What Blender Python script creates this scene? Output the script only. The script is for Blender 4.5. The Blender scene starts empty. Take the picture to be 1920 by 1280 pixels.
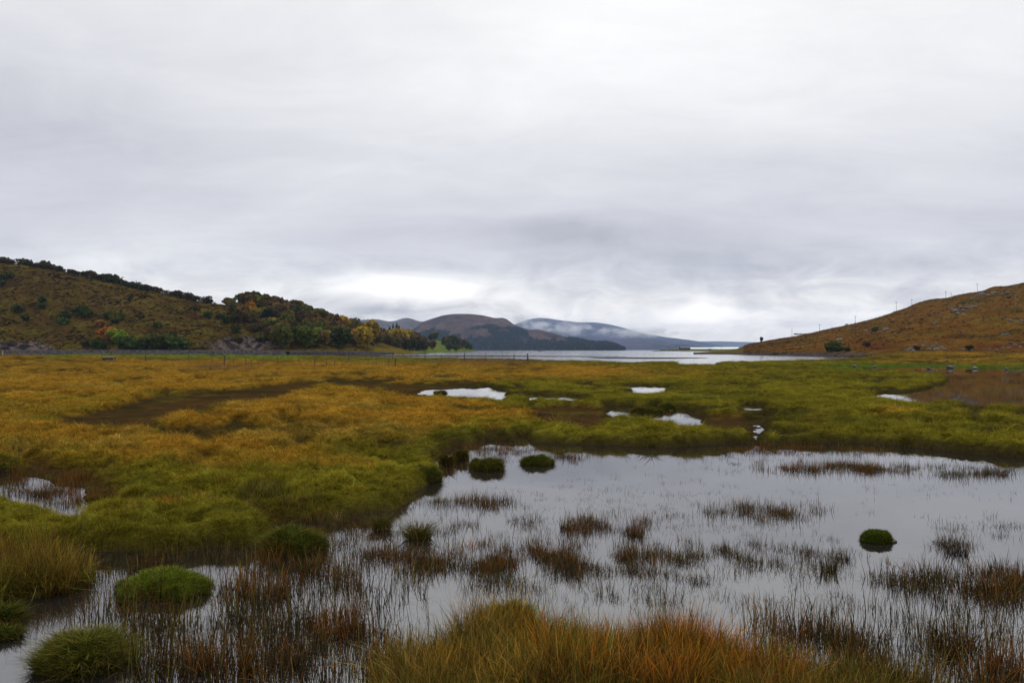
import bpy, math, random
import numpy as np
from mathutils import Vector, Euler, Matrix
random.seed(7)
RNG = np.random.default_rng(11)
S = bpy.context.scene
COL = S.collection

# ------------------------------------------------------------------ camera
F_PX, U0, V0, CAM_H = 1493.0, 960.0, 640.0, 2.6
PITCH = math.atan(15.5 / F_PX)
cam_d = bpy.data.cameras.new("camera")
cam_d.sensor_width = 36.0
cam_d.lens = 36.0 * F_PX / 1920.0
cam_d.clip_start = 0.1
cam_d.clip_end = 60000.0
cam = bpy.data.objects.new("camera", cam_d)
COL.objects.link(cam)
cam.location = (0, 0, CAM_H)
cam.rotation_euler = (math.radians(90) + PITCH, 0, 0)
S.camera = cam

# ------------------------------------------------------------------ sky, sun, exposure
SUN_EL, SUN_AZ = 48.0, 25.0            # sun behind the overcast, ahead and to the right
S.view_settings.view_transform = 'Standard'
S.view_settings.look = 'None'
S.view_settings.exposure = 0.0
S.view_settings.gamma = 1.0
S.view_settings.use_curve_mapping = False
S.cycles.max_bounces = 5
S.cycles.diffuse_bounces = 2
S.cycles.adaptive_threshold = 0.012
S.cycles.glossy_bounces = 3
S.cycles.transmission_bounces = 2
S.cycles.transparent_max_bounces = 6
S.cycles.volume_bounces = 2
S.cycles.use_denoising = True
S.cycles.denoising_prefilter = 'ACCURATE'

world = bpy.data.worlds.new("World")
S.world = world
world.use_nodes = True


class NT:
    """little node-tree writer"""
    def __init__(self, tree):
        self.t = tree
        tree.nodes.clear()

    def n(self, typ, **kw):
        nd = self.t.nodes.new(typ)
        for k, v in kw.items():
            setattr(nd, k, v)
        return nd

    def link(self, a, b):
        self.t.links.new(a, b)

    def put(self, sock, val):
        if isinstance(val, bpy.types.NodeSocket):
            self.link(val, sock)
        else:
            sock.default_value = val

    def math(self, op, a, b=0.0, c=0.0, clamp=False):
        nd = self.n('ShaderNodeMath', operation=op)
        nd.use_clamp = clamp
        self.put(nd.inputs[0], a)
        self.put(nd.inputs[1], b)
        self.put(nd.inputs[2], c)
        return nd.outputs[0]

    def mix(self, f, a, b, mode='MIX'):
        nd = self.n('ShaderNodeMix', data_type='RGBA', blend_type=mode)
        self.put(nd.inputs[0], f)
        self.put(nd.inputs[6], a)
        self.put(nd.inputs[7], b)
        return nd.outputs[2]

    def noise(self, vec, scale, detail=4.0, rough=0.55, dist=0.0):
        nd = self.n('ShaderNodeTexNoise')
        if vec is not None:
            self.link(vec, nd.inputs['Vector'])
        nd.inputs['Scale'].default_value = scale
        nd.inputs['Detail'].default_value = detail
        nd.inputs['Roughness'].default_value = rough
        nd.inputs['Distortion'].default_value = dist
        return nd.outputs['Fac']

    def ramp(self, fac, pts):
        nd = self.n('ShaderNodeValToRGB')
        cr = nd.color_ramp
        while len(cr.elements) < len(pts):
            cr.elements.new(0.5)
        for e, (p, c) in zip(cr.elements, pts):
            e.position = p
            e.color = (c, c, c, 1) if isinstance(c, (int, float)) else (*c, 1)
        self.put(nd.inputs[0], fac)
        return nd.outputs[0]

    def maprange(self, v, a, b, c=0.0, d=1.0):
        nd = self.n('ShaderNodeMapRange')
        self.put(nd.inputs[0], v)
        for i, x in enumerate((a, b, c, d)):
            nd.inputs[i + 1].default_value = x
        return nd.outputs[0]


def build_world():
    w = NT(world.node_tree)
    geo = w.n('ShaderNodeTexCoord').outputs['Generated']
    sep = w.n('ShaderNodeSeparateXYZ')
    w.link(geo, sep.inputs[0])
    x, y, z = sep.outputs
    zc = w.math('MAXIMUM', z, 0.0)
    den = w.math('ADD', zc, 0.22)
    # position on the cloud deck: bands squeeze towards the horizon
    cmb = w.n('ShaderNodeCombineXYZ')
    w.link(w.math('DIVIDE', x, den), cmb.inputs[0])
    w.link(w.math('DIVIDE', y, den), cmb.inputs[1])
    deck = cmb.outputs[0]
    mp = w.n('ShaderNodeMapping')
    mp.inputs['Scale'].default_value = (0.55, 1.0, 1.0)
    mp.inputs['Rotation'].default_value = (0, 0, 0.25)
    w.link(deck, mp.inputs[0])
    big = w.noise(mp.outputs[0], 1.1, 4.0, 0.5, 0.5)
    med = w.noise(mp.outputs[0], 3.6, 9.0, 0.66, 0.5)
    # overcast brightness by elevation, going on smoothly to the zenith
    base = w.ramp(zc, [(0.0, 1.30), (0.03, 1.12), (0.06, 0.92), (0.11, 0.76), (0.17, 0.745), (0.27, 0.82), (0.40, 0.885), (1.0, 0.93)])
    v = w.math('ADD', base, w.math('MULTIPLY', w.math('SUBTRACT', big, 0.5), 0.34))
    v = w.math('ADD', v, w.math('MULTIPLY', w.math('SUBTRACT', med, 0.5), 0.26))

    # the individual banks and gaps of this sky: (tangent of azimuth, tangent of elevation)
    yc = w.math('MAXIMUM', y, 0.05)
    a = w.math('DIVIDE', x, yc)
    e = w.math('DIVIDE', z, yc)
    front = w.maprange(y, 0.1, 0.45)
    wob = w.noise(geo, 8.0, 8.0, 0.65, 0.4)
    wob = w.math('SUBTRACT', wob, 0.5)

    def blob(u, vv, ru, rv, amp, wobble=1.0):
        nonlocal v
        da = w.math('DIVIDE', w.math('SUBTRACT', a, (u - 960) / F_PX), ru / F_PX)
        de = w.math('DIVIDE', w.math('SUBTRACT', e, (655.5 - vv) / F_PX), rv / F_PX)
        r2 = w.math('ADD', w.math('MULTIPLY', da, da), w.math('MULTIPLY', de, de))
        r2 = w.math('ADD', r2, w.math('MULTIPLY', wob, 2.2 * wobble))
        r2 = w.math('MAXIMUM', r2, 0.0)
        g = w.math('EXPONENT', w.math('MULTIPLY', r2, -1.0))
        g = w.math('MULTIPLY', g, front)
        v = w.math('ADD', v, w.math('MULTIPLY', g, amp))
    for args in SKY_BLOBS:
        blob(*args)
    # puffy structure of the low clouds near the horizon
    mp2 = w.n('ShaderNodeMapping')
    mp2.inputs['Scale'].default_value = (1.0, 1.0, 2.6)
    w.link(geo, mp2.inputs[0])
    puff = w.noise(mp2.outputs[0], 12.0, 8.0, 0.62, 0.6)
    low = w.math('MULTIPLY', w.maprange(z, 0.0, 0.02), w.maprange(z, 0.13, 0.04))
    v = w.math('ADD', v, w.math('MULTIPLY', w.math('MULTIPLY', w.math('SUBTRACT', puff, 0.5), 1.7), low))
    v = w.math('MAXIMUM', v, 0.33)
    v = w.math('MINIMUM', v, 1.6)
    tint = w.mix(w.maprange(v, 0.60, 0.95), (0.97, 0.965, 1.06, 1), (1.0, 1.0, 1.0, 1))
    warm = w.maprange(z, 0.10, 0.0)                 # warm tint making up for red lost in the haze near the horizon
    tint = w.mix(warm, tint, w.mix(1.0, tint, (1.15, 1.05, 0.93, 1), 'MULTIPLY'))
    colr = w.mix(1.0, tint, v, 'MULTIPLY')
    # below the horizon only
    colr = w.mix(w.maprange(z, -0.01, -0.06), colr, (0.10, 0.10, 0.08, 1))
    bg = w.n('ShaderNodeBackground')
    w.link(colr, bg.inputs[0])
    bg.inputs[1].default_value = 1.0
    sky = w.n('ShaderNodeTexSky', sky_type='NISHITA')
    sky.sun_disc = False
    sky.sun_elevation = math.radians(SUN_EL)
    sky.sun_rotation = math.radians(SUN_AZ)
    bg2 = w.n('ShaderNodeBackground')
    w.link(sky.outputs[0], bg2.inputs[0])
    bg2.inputs[1].default_value = 0.10
    mx = w.n('ShaderNodeMixShader')
    mx.inputs[0].default_value = 0.96       # near-complete cloud cover over the clear sky
    w.link(bg2.outputs[0], mx.inputs[1])
    w.link(bg.outputs[0], mx.inputs[2])
    out = w.n('ShaderNodeOutputWorld')
    w.link(mx.outputs[0], out.inputs[0])


SKY_BLOBS = [
    # u, v, ru, rv, amplitude, wobble
    (1090, 436, 250, 30, -0.21, 0.9),
    (1280, 478, 300, 34, -0.10, 1.0),
    (1560, 508, 360, 30, -0.12, 1.0),
    (1850, 420, 300, 40, -0.06, 0.8),
    (140, 255, 420, 80, -0.11, 0.8),
    (60, 130, 380, 90, -0.06, 0.6),
    (745, 537, 165, 22, 0.55, 0.55),
    (880, 560, 120, 16, 0.16, 0.8),
    (330, 495, 330, 30, 0.06, 0.8),
    (160, 470, 260, 26, 0.07, 0.8),
    (560, 590, 260, 30, 0.05, 0.8),
    (740, 578, 150, 14, -0.22, 1.0),
    (620, 560, 80, 14, -0.12, 1.0),
    (1330, 592, 240, 20, 0.40, 0.9),
    (1500, 562, 240, 12, 0.09, 0.9),
    (1150, 540, 170, 16, -0.03, 0.9),
    (1300, 60, 800, 180, 0.14, 0.3),
    (700, 240, 420, 110, 0.05, 0.4),
]
build_world()

sun_d = bpy.data.lights.new("sun", 'SUN')
sun_d.energy = 1.3
sun_d.angle = math.radians(25)
sun_d.color = (1.0, 0.96, 0.9)
sun = bpy.data.objects.new("sun", sun_d)
COL.objects.link(sun)
_el, _az = math.radians(SUN_EL), math.radians(SUN_AZ)
_dir = Vector((math.sin(_az) * math.cos(_el), math.cos(_az) * math.cos(_el), math.sin(_el)))
sun.rotation_euler = _dir.to_track_quat('Z', 'Y').to_euler()

# ------------------------------------------------------------------ measuring helpers
CP, SP = math.cos(PITCH), math.sin(PITCH)


def ray(u, v):
    """direction of the sight line through a photograph pixel"""
    x = (np.asarray(u, float) - U0) / F_PX
    yu = (V0 - np.asarray(v, float)) / F_PX
    return x, CP - yu * SP, SP + yu * CP


def ground(u, v, z=0.0):
    x, y, dz = ray(u, v)
    s = (z - CAM_H) / dz
    return x * s, y * s


def at_dist(u, v, Y):
    x, y, dz = ray(u, v)
    s = Y / y
    return x * s, Y, CAM_H + dz * s


def to_px(X, Y, Z):
    dz = Z - CAM_H
    fwd = Y * CP + dz * SP
    up = -Y * SP + dz * CP
    return U0 + F_PX * X / fwd, V0 - F_PX * up / fwd


def _hash(ix, iy, seed):
    h = (ix.astype(np.int64) * 374761393 + iy.astype(np.int64) * 668265263 + seed * 1442695041) & 0xFFFFFFFF
    h = ((h ^ (h >> 13)) * 1274126177) & 0xFFFFFFFF
    h = ((h ^ (h >> 16)) * 2246822519) & 0xFFFFFFFF
    return (h ^ (h >> 15)) & 0xFFFFFFFF


def noise2(x, y, seed=0):
    x = np.asarray(x, float); y = np.asarray(y, float)
    ix, iy = np.floor(x), np.floor(y)
    fx, fy = x - ix, y - iy
    ix = ix.astype(np.int64); iy = iy.astype(np.int64)
    sx = fx * fx * fx * (fx * (fx * 6 - 15) + 10)
    sy = fy * fy * fy * (fy * (fy * 6 - 15) + 10)

    def g(dx, dy):
        a = _hash(ix + dx, iy + dy, seed) * (2 * math.pi / 4294967296.0)
        return np.cos(a) * (fx - dx) + np.sin(a) * (fy - dy)
    n0 = g(0, 0) * (1 - sx) + g(1, 0) * sx
    n1 = g(0, 1) * (1 - sx) + g(1, 1) * sx
    return (n0 * (1 - sy) + n1 * sy) * 1.5


def fbm(x, y, octaves=4, seed=0, gain=0.5, billow=False):
    s = 0.0; a = 1.0; tot = 0.0
    for k in range(octaves):
        n = noise2(x, y, seed + k * 17)
        if billow:
            n = 1 - 2 * np.minimum(np.abs(n) * 1.4, 1)
            n = -n
        s = s + n * a
        tot += a
        a *= gain
        x = x * 2.03 + 11.3
        y = y * 2.03 - 7.7
    return s / tot


def sstep(x, a, b):
    t = np.clip((x - a) / (b - a), 0, 1)
    return t * t * (3 - 2 * t)


def poly_sdf(P, X, Y):
    """signed distance, positive outside the polygon"""
    n = len(P)
    d2 = np.full(X.shape, 1e12)
    inside = np.zeros(X.shape, bool)
    for i in range(n):
        ax, ay = P[i]; bx, by = P[(i + 1) % n]
        ex, ey = bx - ax, by - ay
        wx, wy = X - ax, Y - ay
        t = np.clip((wx * ex + wy * ey) / (ex * ex + ey * ey + 1e-12), 0, 1)
        dx, dy = wx - ex * t, wy - ey * t
        np.minimum(d2, dx * dx + dy * dy, out=d2)
        if ay != by:
            c = ((ay > Y) != (by > Y)) & (X < (bx - ax) * (Y - ay) / (by - ay) + ax)
            inside ^= c
    d = np.sqrt(d2)
    return np.where(inside, -d, d)


def wpoly(pts):
    out = []
    for p in pts:
        z = 0.32 if len(p) > 2 else 0.0
        X, Y = ground(p[0], p[1], z)
        out.append((float(X), float(Y)))
    return out


# ------------------------------------------------------------------ object helpers
def tag(o, label=None, cat=None, group=None, kind=None):
    if label: o['label'] = label
    if cat: o['category'] = cat
    if group: o['group'] = group
    if kind: o['kind'] = kind
    return o


def link(name, me, mats=(), parent=None, loc=None, coll=None):
    for m in mats:
        me.materials.append(m)
    o = bpy.data.objects.new(name, me)
    (coll or COL).objects.link(o)
    if parent is not None:
        o.parent = parent
    if loc is not None:
        o.location = loc
    return o


def empty(name, loc=(0, 0, 0), rz=0.0):
    o = bpy.data.objects.new(name, None)
    COL.objects.link(o)
    o.location = loc
    o.rotation_euler = (0, 0, rz)
    o.empty_display_size = 0.2
    return o


def np_mesh(name, co, faces, smooth=True, colors=None, extra=None):
    """fast mesh from an (n,3) array and an (m,3|4) face array"""
    me = bpy.data.meshes.new(name)
    co = np.asarray(co, np.float32)
    faces = np.asarray(faces, np.int32)
    k = faces.shape[1]
    me.vertices.add(len(co))
    me.vertices.foreach_set('co', co.ravel())
    me.loops.add(faces.size)
    me.loops.foreach_set('vertex_index', faces.ravel())
    me.polygons.add(len(faces))
    me.polygons.foreach_set('loop_start', np.arange(0, faces.size, k, dtype=np.int32))
    me.polygons.foreach_set('loop_total', np.full(len(faces), k, np.int32))
    me.polygons.foreach_set('use_smooth', np.full(len(faces), smooth, bool))
    me.update(calc_edges=True)
    if colors is not None:
        at = me.color_attributes.new('tint', 'FLOAT_COLOR', 'POINT')
        c = np.ones((len(co), 4), np.float32)
        c[:, :3] = colors
        at.data.foreach_set('color', c.ravel())
    for nm, arr in (extra or {}).items():
        at = me.attributes.new(nm, 'FLOAT', 'POINT')
        at.data.foreach_set('value', np.asarray(arr, np.float32))
    return me


def grid_faces(rows, cols):
    i = np.arange(rows - 1)[:, None] * cols + np.arange(cols - 1)[None, :]
    return np.stack([i, i + 1, i + cols + 1, i + cols], -1).reshape(-1, 4)


# ------------------------------------------------------------------ materials
def new_mat(name):
    m = bpy.data.materials.new(name)
    m.use_nodes = True
    return m, NT(m.node_tree)


def finish(w, shader, disp=None, vol=None):
    out = w.n('ShaderNodeOutputMaterial')
    if shader is not None:
        w.link(shader, out.inputs['Surface'])
    if vol is not None:
        w.link(vol, out.inputs['Volume'])


def principled(w, color, rough=0.8, spec=0.2, normal=None, **kw):
    b = w.n('ShaderNodeBsdfPrincipled')
    w.put(b.inputs['Base Color'], color)
    w.put(b.inputs['Roughness'], rough)
    b.inputs['Specular IOR Level'].default_value = spec
    if normal is not None:
        w.link(normal, b.inputs['Normal'])
    for k, v in kw.items():
        w.put(b.inputs[k], v)
    return b.outputs[0]


def bump(w, h, strength, dist):
    b = w.n('ShaderNodeBump')
    b.inputs['Strength'].default_value = strength
    b.inputs['Distance'].default_value = dist
    w.link(h, b.inputs['Height'])
    return b.outputs[0]


def pos(w):
    return w.n('ShaderNodeNewGeometry').outputs['Position']


def ground_mat(name, s1, s2, amt=0.35, bmp=0.05, rough=0.95):
    """colour map carried by the surface, broken up by two sizes of mottling"""
    m, w = new_mat(name)
    at = w.n('ShaderNodeAttribute', attribute_name='tint')
    p = pos(w)
    n1 = w.noise(p, s1, 5, 0.65)
    n2 = w.noise(p, s2, 5, 0.7)
    f = w.math('ADD', w.math('MULTIPLY', n1, 0.5), w.math('MULTIPLY', n2, 0.5))
    k = w.maprange(f, 0.36, 0.64, 1 - amt, 1 + amt)
    c = w.mix(1.0, at.outputs['Color'], k, 'MULTIPLY')
    hue = w.mix(w.maprange(n2, 0.4, 0.65), (1.05, 0.96, 0.9, 1), (0.95, 1.05, 1.0, 1))
    c = w.mix(1.0, c, hue, 'MULTIPLY')
    nrm = bump(w, f, 0.9, bmp)
    finish(w, principled(w, c, rough, 0.0, nrm))
    return m


M_MARSH = ground_mat('marsh_turf', 3.0, 24.0, 0.45, 0.05)
M_HILL = ground_mat('hill_heath', 0.12, 0.7, 0.45, 0.7)
M_MTN = ground_mat('mountain_ground', 0.005, 0.022, 0.75, 30.0)


def plain_mat(name, col, col2=None, scale=8.0, rough=0.8, spec=0.2, bmp=0.0):
    m, w = new_mat(name)
    c = (*col, 1)
    p = w.n('ShaderNodeTexCoord').outputs['Object']
    n = w.noise(p, scale, 5, 0.65)
    if col2:
        c = w.mix(w.maprange(n, 0.36, 0.64), (*col, 1), (*col2, 1))
    finish(w, principled(w, c, rough, spec, bump(w, n, 0.8, bmp) if bmp else None))
    return m


def grass_mat(name, instanced=True, trans=0.3):
    """blades: root tint -> tip tint, with a per-blade variation"""
    m, w = new_mat(name)
    kind = 'INSTANCER' if instanced else 'GEOMETRY'
    a = w.n('ShaderNodeAttribute', attribute_name='tint')
    a.attribute_type = kind
    b = w.n('ShaderNodeAttribute', attribute_name='tip')
    b.attribute_type = kind
    t = w.n('ShaderNodeAttribute', attribute_name='along')
    r = w.n('ShaderNodeAttribute', attribute_name='vary')
    f = w.math('MULTIPLY', t.outputs['Fac'], w.maprange(r.outputs['Fac'], 0, 1, 0.55, 1.25), clamp=True)
    c = w.mix(f, a.outputs['Color'], b.outputs['Color'])
    c = w.mix(1.0, c, w.maprange(r.outputs['Fac'], 0, 1, 0.40, 1.75), 'MULTIPLY')
    d = w.n('ShaderNodeBsdfDiffuse')
    w.link(c, d.inputs[0])
    tr = w.n('ShaderNodeBsdfTranslucent')
    w.link(c, tr.inputs[0])
    mx = w.n('ShaderNodeMixShader')
    mx.inputs[0].default_value = trans
    w.link(d.outputs[0], mx.inputs[1])
    w.link(tr.outputs[0], mx.inputs[2])
    finish(w, mx.outputs[0])
    return m


M_BLADE = grass_mat('grass_blades', True)
M_BLADE_REAL = grass_mat('tussock_blades', False)


def leaf_mat(name):
    """crown foliage coloured by each tree's own colour, mottled per clump"""
    m, w = new_mat(name)
    oi = w.n('ShaderNodeObjectInfo')
    r = w.n('ShaderNodeAttribute', attribute_name='vary')
    p = pos(w)
    n = w.noise(p, 0.45, 3, 0.6)
    k = w.math('MULTIPLY', w.maprange(r.outputs['Fac'], 0, 1, 0.55, 1.5), w.maprange(n, 0.35, 0.65, 0.75, 1.25))
    c = w.mix(1.0, oi.outputs['Color'], k, 'MULTIPLY')
    c2 = w.mix(w.maprange(n, 0.45, 0.7, 0.0, 0.35), c, (0.12, 0.085, 0.03, 1))
    d = w.n('ShaderNodeBsdfDiffuse')
    w.link(c2, d.inputs[0])
    tr = w.n('ShaderNodeBsdfTranslucent')
    w.link(c2, tr.inputs[0])
    mx = w.n('ShaderNodeMixShader')
    mx.inputs[0].default_value = 0.25
    w.link(d.outputs[0], mx.inputs[1])
    w.link(tr.outputs[0], mx.inputs[2])
    finish(w, mx.outputs[0])
    return m


M_LEAF = leaf_mat('tree_leaves')
M_BARK = plain_mat('bark', (0.07, 0.055, 0.045), (0.12, 0.11, 0.10), 3.0, 0.9)
M_ROCK = plain_mat('lichened_rock', (0.05, 0.048, 0.048), (0.19, 0.18, 0.175), 2.5, 0.9, 0.2, 0.1)
M_ROCKD = plain_mat('wet_dark_rock', (0.03, 0.03, 0.032), (0.09, 0.09, 0.09), 1.5, 0.6, 0.3, 0.1)
M_WALL = plain_mat('wall_stone', (0.07, 0.06, 0.07), (0.20, 0.18, 0.19), 0.9, 0.9, 0.2)
M_WOOD = plain_mat('weathered_post', (0.05, 0.045, 0.04), (0.10, 0.09, 0.08), 6.0, 0.9)
M_POLE = plain_mat('utility_pole_wood', (0.16, 0.14, 0.13), (0.25, 0.23, 0.21), 3.0, 0.9)
M_WIRE = plain_mat('fence_wire', (0.12, 0.12, 0.12), None, 1, 0.5)
M_SOIL = plain_mat('peat', (0.028, 0.020, 0.012), (0.055, 0.042, 0.02), 9.0, 0.95, 0.1, 0.02)


def water_mat(name, body, ior, rough, bscale, bstr, bdist, stretch=(1, 1, 1)):
    m, w = new_mat(name)
    mp = w.n('ShaderNodeMapping')
    mp.inputs['Scale'].default_value = stretch
    w.link(pos(w), mp.inputs[0])
    n = w.noise(mp.outputs[0], bscale, 4, 0.55)
    nrm = bump(w, n, bstr, bdist)
    b = w.n('ShaderNodeBsdfPrincipled')
    b.inputs['Base Color'].default_value = (*body, 1)
    b.inputs['Roughness'].default_value = rough
    b.inputs['IOR'].default_value = ior
    w.link(nrm, b.inputs['Normal'])
    finish(w, b.outputs[0])
    return m


M_POND = water_mat('still_peaty_water', (0.016, 0.013, 0.012), 2.9, 0.015, 1.6, 0.25, 0.004)
M_LOCH = water_mat('rippled_loch_water', (0.06, 0.065, 0.075), 1.6, 0.10, 0.9, 0.5, 0.05, (0.5, 1.0, 1.0))

# ------------------------------------------------------------------ water layout (pixel outlines laid on the ground)
POND = wpoly([(-700, 1075), (0, 1045), (150, 1032), (225, 1034), (290, 1042), (350, 1034), (400, 1026), (470, 1026), (512, 1008),
              (505, 985), (540, 976), (600, 972), (650, 964), (735, 958), (768, 940), (764, 922), (800, 906), (824, 892),
              (820, 856), (845, 842), (880, 832), (905, 826), (940, 825), (962, 828), (974, 817), (994, 817), (1002, 828),
              (1060, 832), (1130, 835), (1250, 838), (1330, 834), (1390, 829), (1450, 834), (1560, 830), (1700, 836), (1790, 848),
              (1920, 856), (2600, 890), (3600, 2300), (960, 2600), (-1500, 2300)])
CREEK = wpoly([(-400, 880), (0, 885), (40, 889), (75, 899), (130, 911), (160, 928), (168, 944), (145, 953, 1), (100, 944, 1), (50, 921, 1), (0, 908, 1), (-400, 925, 1)])
POOL_W = wpoly([(790, 731), (845, 729), (880, 727), (905, 723), (950, 730), (952, 738), (940, 747, 1), (918, 743, 1), (882, 739, 1), (835, 739, 1), (805, 738, 1)])
POOL_N = wpoly([(1165, 722), (1215, 723), (1268, 724), (1262, 728), (1240, 731, 1), (1215, 734, 1), (1185, 732, 1)])
POOL_N2 = wpoly([(985, 739), (1050, 740), (1105, 744), (1110, 749, 1), (1050, 746, 1), (990, 744, 1)])
POOL_C = wpoly([(1132, 760), (1186, 761), (1184, 774, 1), (1140, 777, 1)])
POOL_C2 = wpoly([(1202, 765), (1238, 762), (1246, 769), (1285, 776), (1280, 788, 1), (1225, 781, 1), (1204, 774, 1)])
POOL_C3 = wpoly([(1258, 764), (1284, 765), (1306, 777), (1316, 782), (1308, 790, 1), (1286, 782, 1), (1262, 772, 1)])
POOL_C4 = wpoly([(1414, 797), (1428, 796), (1434, 802), (1424, 808, 1), (1416, 804, 1)])
POOL_S = wpoly([(1388, 757), (1432, 760), (1430, 765, 1), (1395, 765, 1)])
POOL_R = wpoly([(1560, 686), (1720, 687), (1800, 689), (1920, 691), (2500, 700), (2500, 775, 1), (1920, 757, 1), (1800, 752, 1), (1700, 747, 1), (1655, 742, 1),
                (1640, 738), (1690, 734), (1735, 726), (1772, 718), (1776, 710), (1740, 703), (1660, 697), (1560, 691)])
POOL_F = wpoly([(1262, 678), (1350, 678), (1348, 681, 1), (1275, 681, 1)])
LOCH = wpoly([(640, 664.6), (640, 668, 1), (740, 669.5, 1), (860, 670.5, 1), (980, 672, 1), (1060, 674.5, 1), (1200, 677, 1), (1340, 676.5, 1), (1450, 675, 1), (1560, 674, 1),
              (1650, 672.5), (1600, 668.5), (1500, 666.5), (1400, 664.5), (1340, 662.8), (1310, 661), (1310, 659.5), (1100, 659.5), (800, 659.5)])
WATERS = [POND, CREEK, POOL_W, POOL_N, POOL_N2, POOL_C, POOL_C2, POOL_C3, POOL_C4, POOL_S, POOL_R, POOL_F, LOCH]
FLAT_A = wpoly([(560, 666.6), (900, 667.0), (1160, 668.4), (1185, 669.0), (980, 668.6), (700, 668.0)])
FLAT_B = wpoly([(1100, 670.4), (1290, 670.8), (1330, 671.4), (1240, 672.6), (1130, 672.0)])
ISLE_FG = wpoly([(775, 1275), (860, 1228), (930, 1206), (1000, 1212), (1060, 1238), (1380, 1256), (1470, 1300), (1540, 1420), (1540, 1800), (640, 1800), (700, 1400)])
ISLE_L = wpoly([(-500, 1060), (0, 1072), (120, 1076), (150, 1096), (90, 1120), (0, 1132), (-500, 1150)])
ISLES = [FLAT_A, FLAT_B, ISLE_FG, ISLE_L]
MUD_AND_SHADE = [wpoly([(170, 948), (240, 955), (330, 962), (430, 966), (530, 978), (430, 970), (330, 966), (240, 959), (168, 953)]),
       wpoly([(1180, 764), (1262, 764), (1320, 781), (1390, 786), (1430, 791), (1425, 798, 1), (1330, 792, 1), (1290, 790, 1), (1190, 777, 1)]),  # ditch bed whose brown also paints in the shade of its banks
       wpoly([(690, 718), (760, 722), (830, 722), (905, 719), (870, 727), (800, 735), (785, 740, 1), (735, 729, 1)]),
       wpoly([(110, 800), (190, 800, 1), (250, 787, 1), (330, 771, 1), (450, 749, 1), (560, 730, 1), (612, 721), (585, 716), (480, 728), (380, 739),
              (280, 748), (210, 768), (140, 786)]),
       wpoly([(985, 770), (1060, 762), (1130, 770), (1128, 784, 1), (1090, 792, 1), (1010, 790, 1)]),
       wpoly([(600, 713), (640, 714), (700, 718), (740, 724), (700, 726, 1), (640, 720, 1)]),
       wpoly([(1290, 838), (1400, 832), (1560, 834), (1640, 838), (1540, 848), (1430, 852), (1330, 846)]),
       wpoly([(20, 858), (150, 885), (210, 925), (205, 945), (150, 920), (60, 890)])]


def sd_many(polys, X, Y):
    d = None
    for P in polys:
        s = poly_sdf(P, X, Y)
        d = s if d is None else np.minimum(d, s)
    return d


def marsh_height(X, Y, detail=True):
    R = np.hypot(X, Y)
    amp = np.clip(0.011 * R, 0.06, 1.2)
    wl = np.clip(R * 0.05, 0.5, 6.0)
    lv = np.round(np.log2(wl))          # keep the warp continuous by fixed wavelengths blended by distance
    wx = amp * (1.3 * fbm(X / 1.3, Y / 1.3, 3, 3) * sstep(R, 70, 25) + 1.3 * fbm(X / 4.0, Y / 4.0, 3, 5) * sstep(R, 10, 45))
    wy = amp * (1.3 * fbm(X / 1.3, Y / 1.3, 3, 4) * sstep(R, 70, 25) + 1.6 * fbm(X / 4.0, Y / 4.0, 3, 6) * sstep(R, 10, 45))
    Xw, Yw = X + wx, Y + wy
    sdw = sd_many(WATERS, Xw, Yw)
    sdi = sd_many(ISLES, Xw, Yw)
    sdm = sd_many(MUD_AND_SHADE, Xw, Yw)
    # small hidden runnels between the hummocks of the wet middle of the marsh
    a = (0.25 + 0.07 * sstep(R, 17, 23) - 0.07 * sstep(R, 30, 45)) + 0.09 * fbm(X / 9.0, Y / 9.0, 2, 21)
    edge = np.clip(sdw, 0, None)
    h = a * (1 - (1 - np.clip(edge / 0.42, 0, 1)) ** 2.6)
    inl = sstep(sdw, 0.05, 0.9)
    hum = fbm(X / 1.15, Y / 1.15, 3, 31, 0.5)
    bil = fbm(X / 2.6, Y / 2.6, 3, 41, 0.5, True)
    lng = fbm(X / 14.0, Y / 10.0, 3, 51)
    near = sstep(R, 110, 25)
    h += inl * (0.12 * hum * near + 0.15 * bil * (0.4 + 0.6 * near) + 0.13 * lng * sstep(R, 10, 40))
    h += inl * 0.15 * (fbm(X / 0.55, Y / 0.55, 3, 37, 0.55, True) + 0.2) * sstep(R, 48, 18)
    # winding runnels that crease the turf
    rn = np.abs(fbm(X / 5.5, Y / 7.0, 3, 65)) / (0.09 + 0.0015 * R)
    run = (1 - sstep(rn, 0.3, 1.0)) * sstep(fbm(X / 16.0, Y / 22.0, 2, 67), -0.35, 0.0) * sstep(R, 15, 24)
    h -= inl * 0.30 * run
    # hollows
    hol = fbm(X / 6.5, Y / 4.2, 4, 61)
    h -= inl * 0.20 * sstep(hol, 0.14, 0.40) * sstep(R, 17, 28)
    crease = np.clip(np.maximum(run, sstep(hol, 0.16, 0.32) * sstep(R, 17, 28)), 0, 1)
    cushion = bil * 0.6 + 0.4 * hum
    h = np.where(sdw <= 0, -0.30 * sstep(-sdw, 0, 0.5) - 0.02, np.maximum(h, 0.02 + 0.02 * hum))
    hm = 0.035 + 0.03 * hum + 0.02 * bil
    h = np.where(sdw > 0, h * sstep(sdm, -0.2, 0.5) + hm * (1 - sstep(sdm, -0.2, 0.5)), h)
    hi = np.where(sdi < 0, 0.10 * (1 - np.exp(sdi / 0.25)) + 0.02, -1.0)
    h = np.maximum(h, hi)
    h += 1.05 * np.exp(-(((X + 105) / 60) ** 2 + ((Y - 195) / 60) ** 2)) * (sdw > 0)
    h += 1.4 * sstep(X, 45, 95) * sstep(Y, 112, 190) * (sdw > 0) * sstep(sdw, 0, 12)
    return h, sdw, sdi, sdm, crease, cushion


def lerp3(a, b, t):
    return a + (np.asarray(b) - a) * t[..., None]


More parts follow.
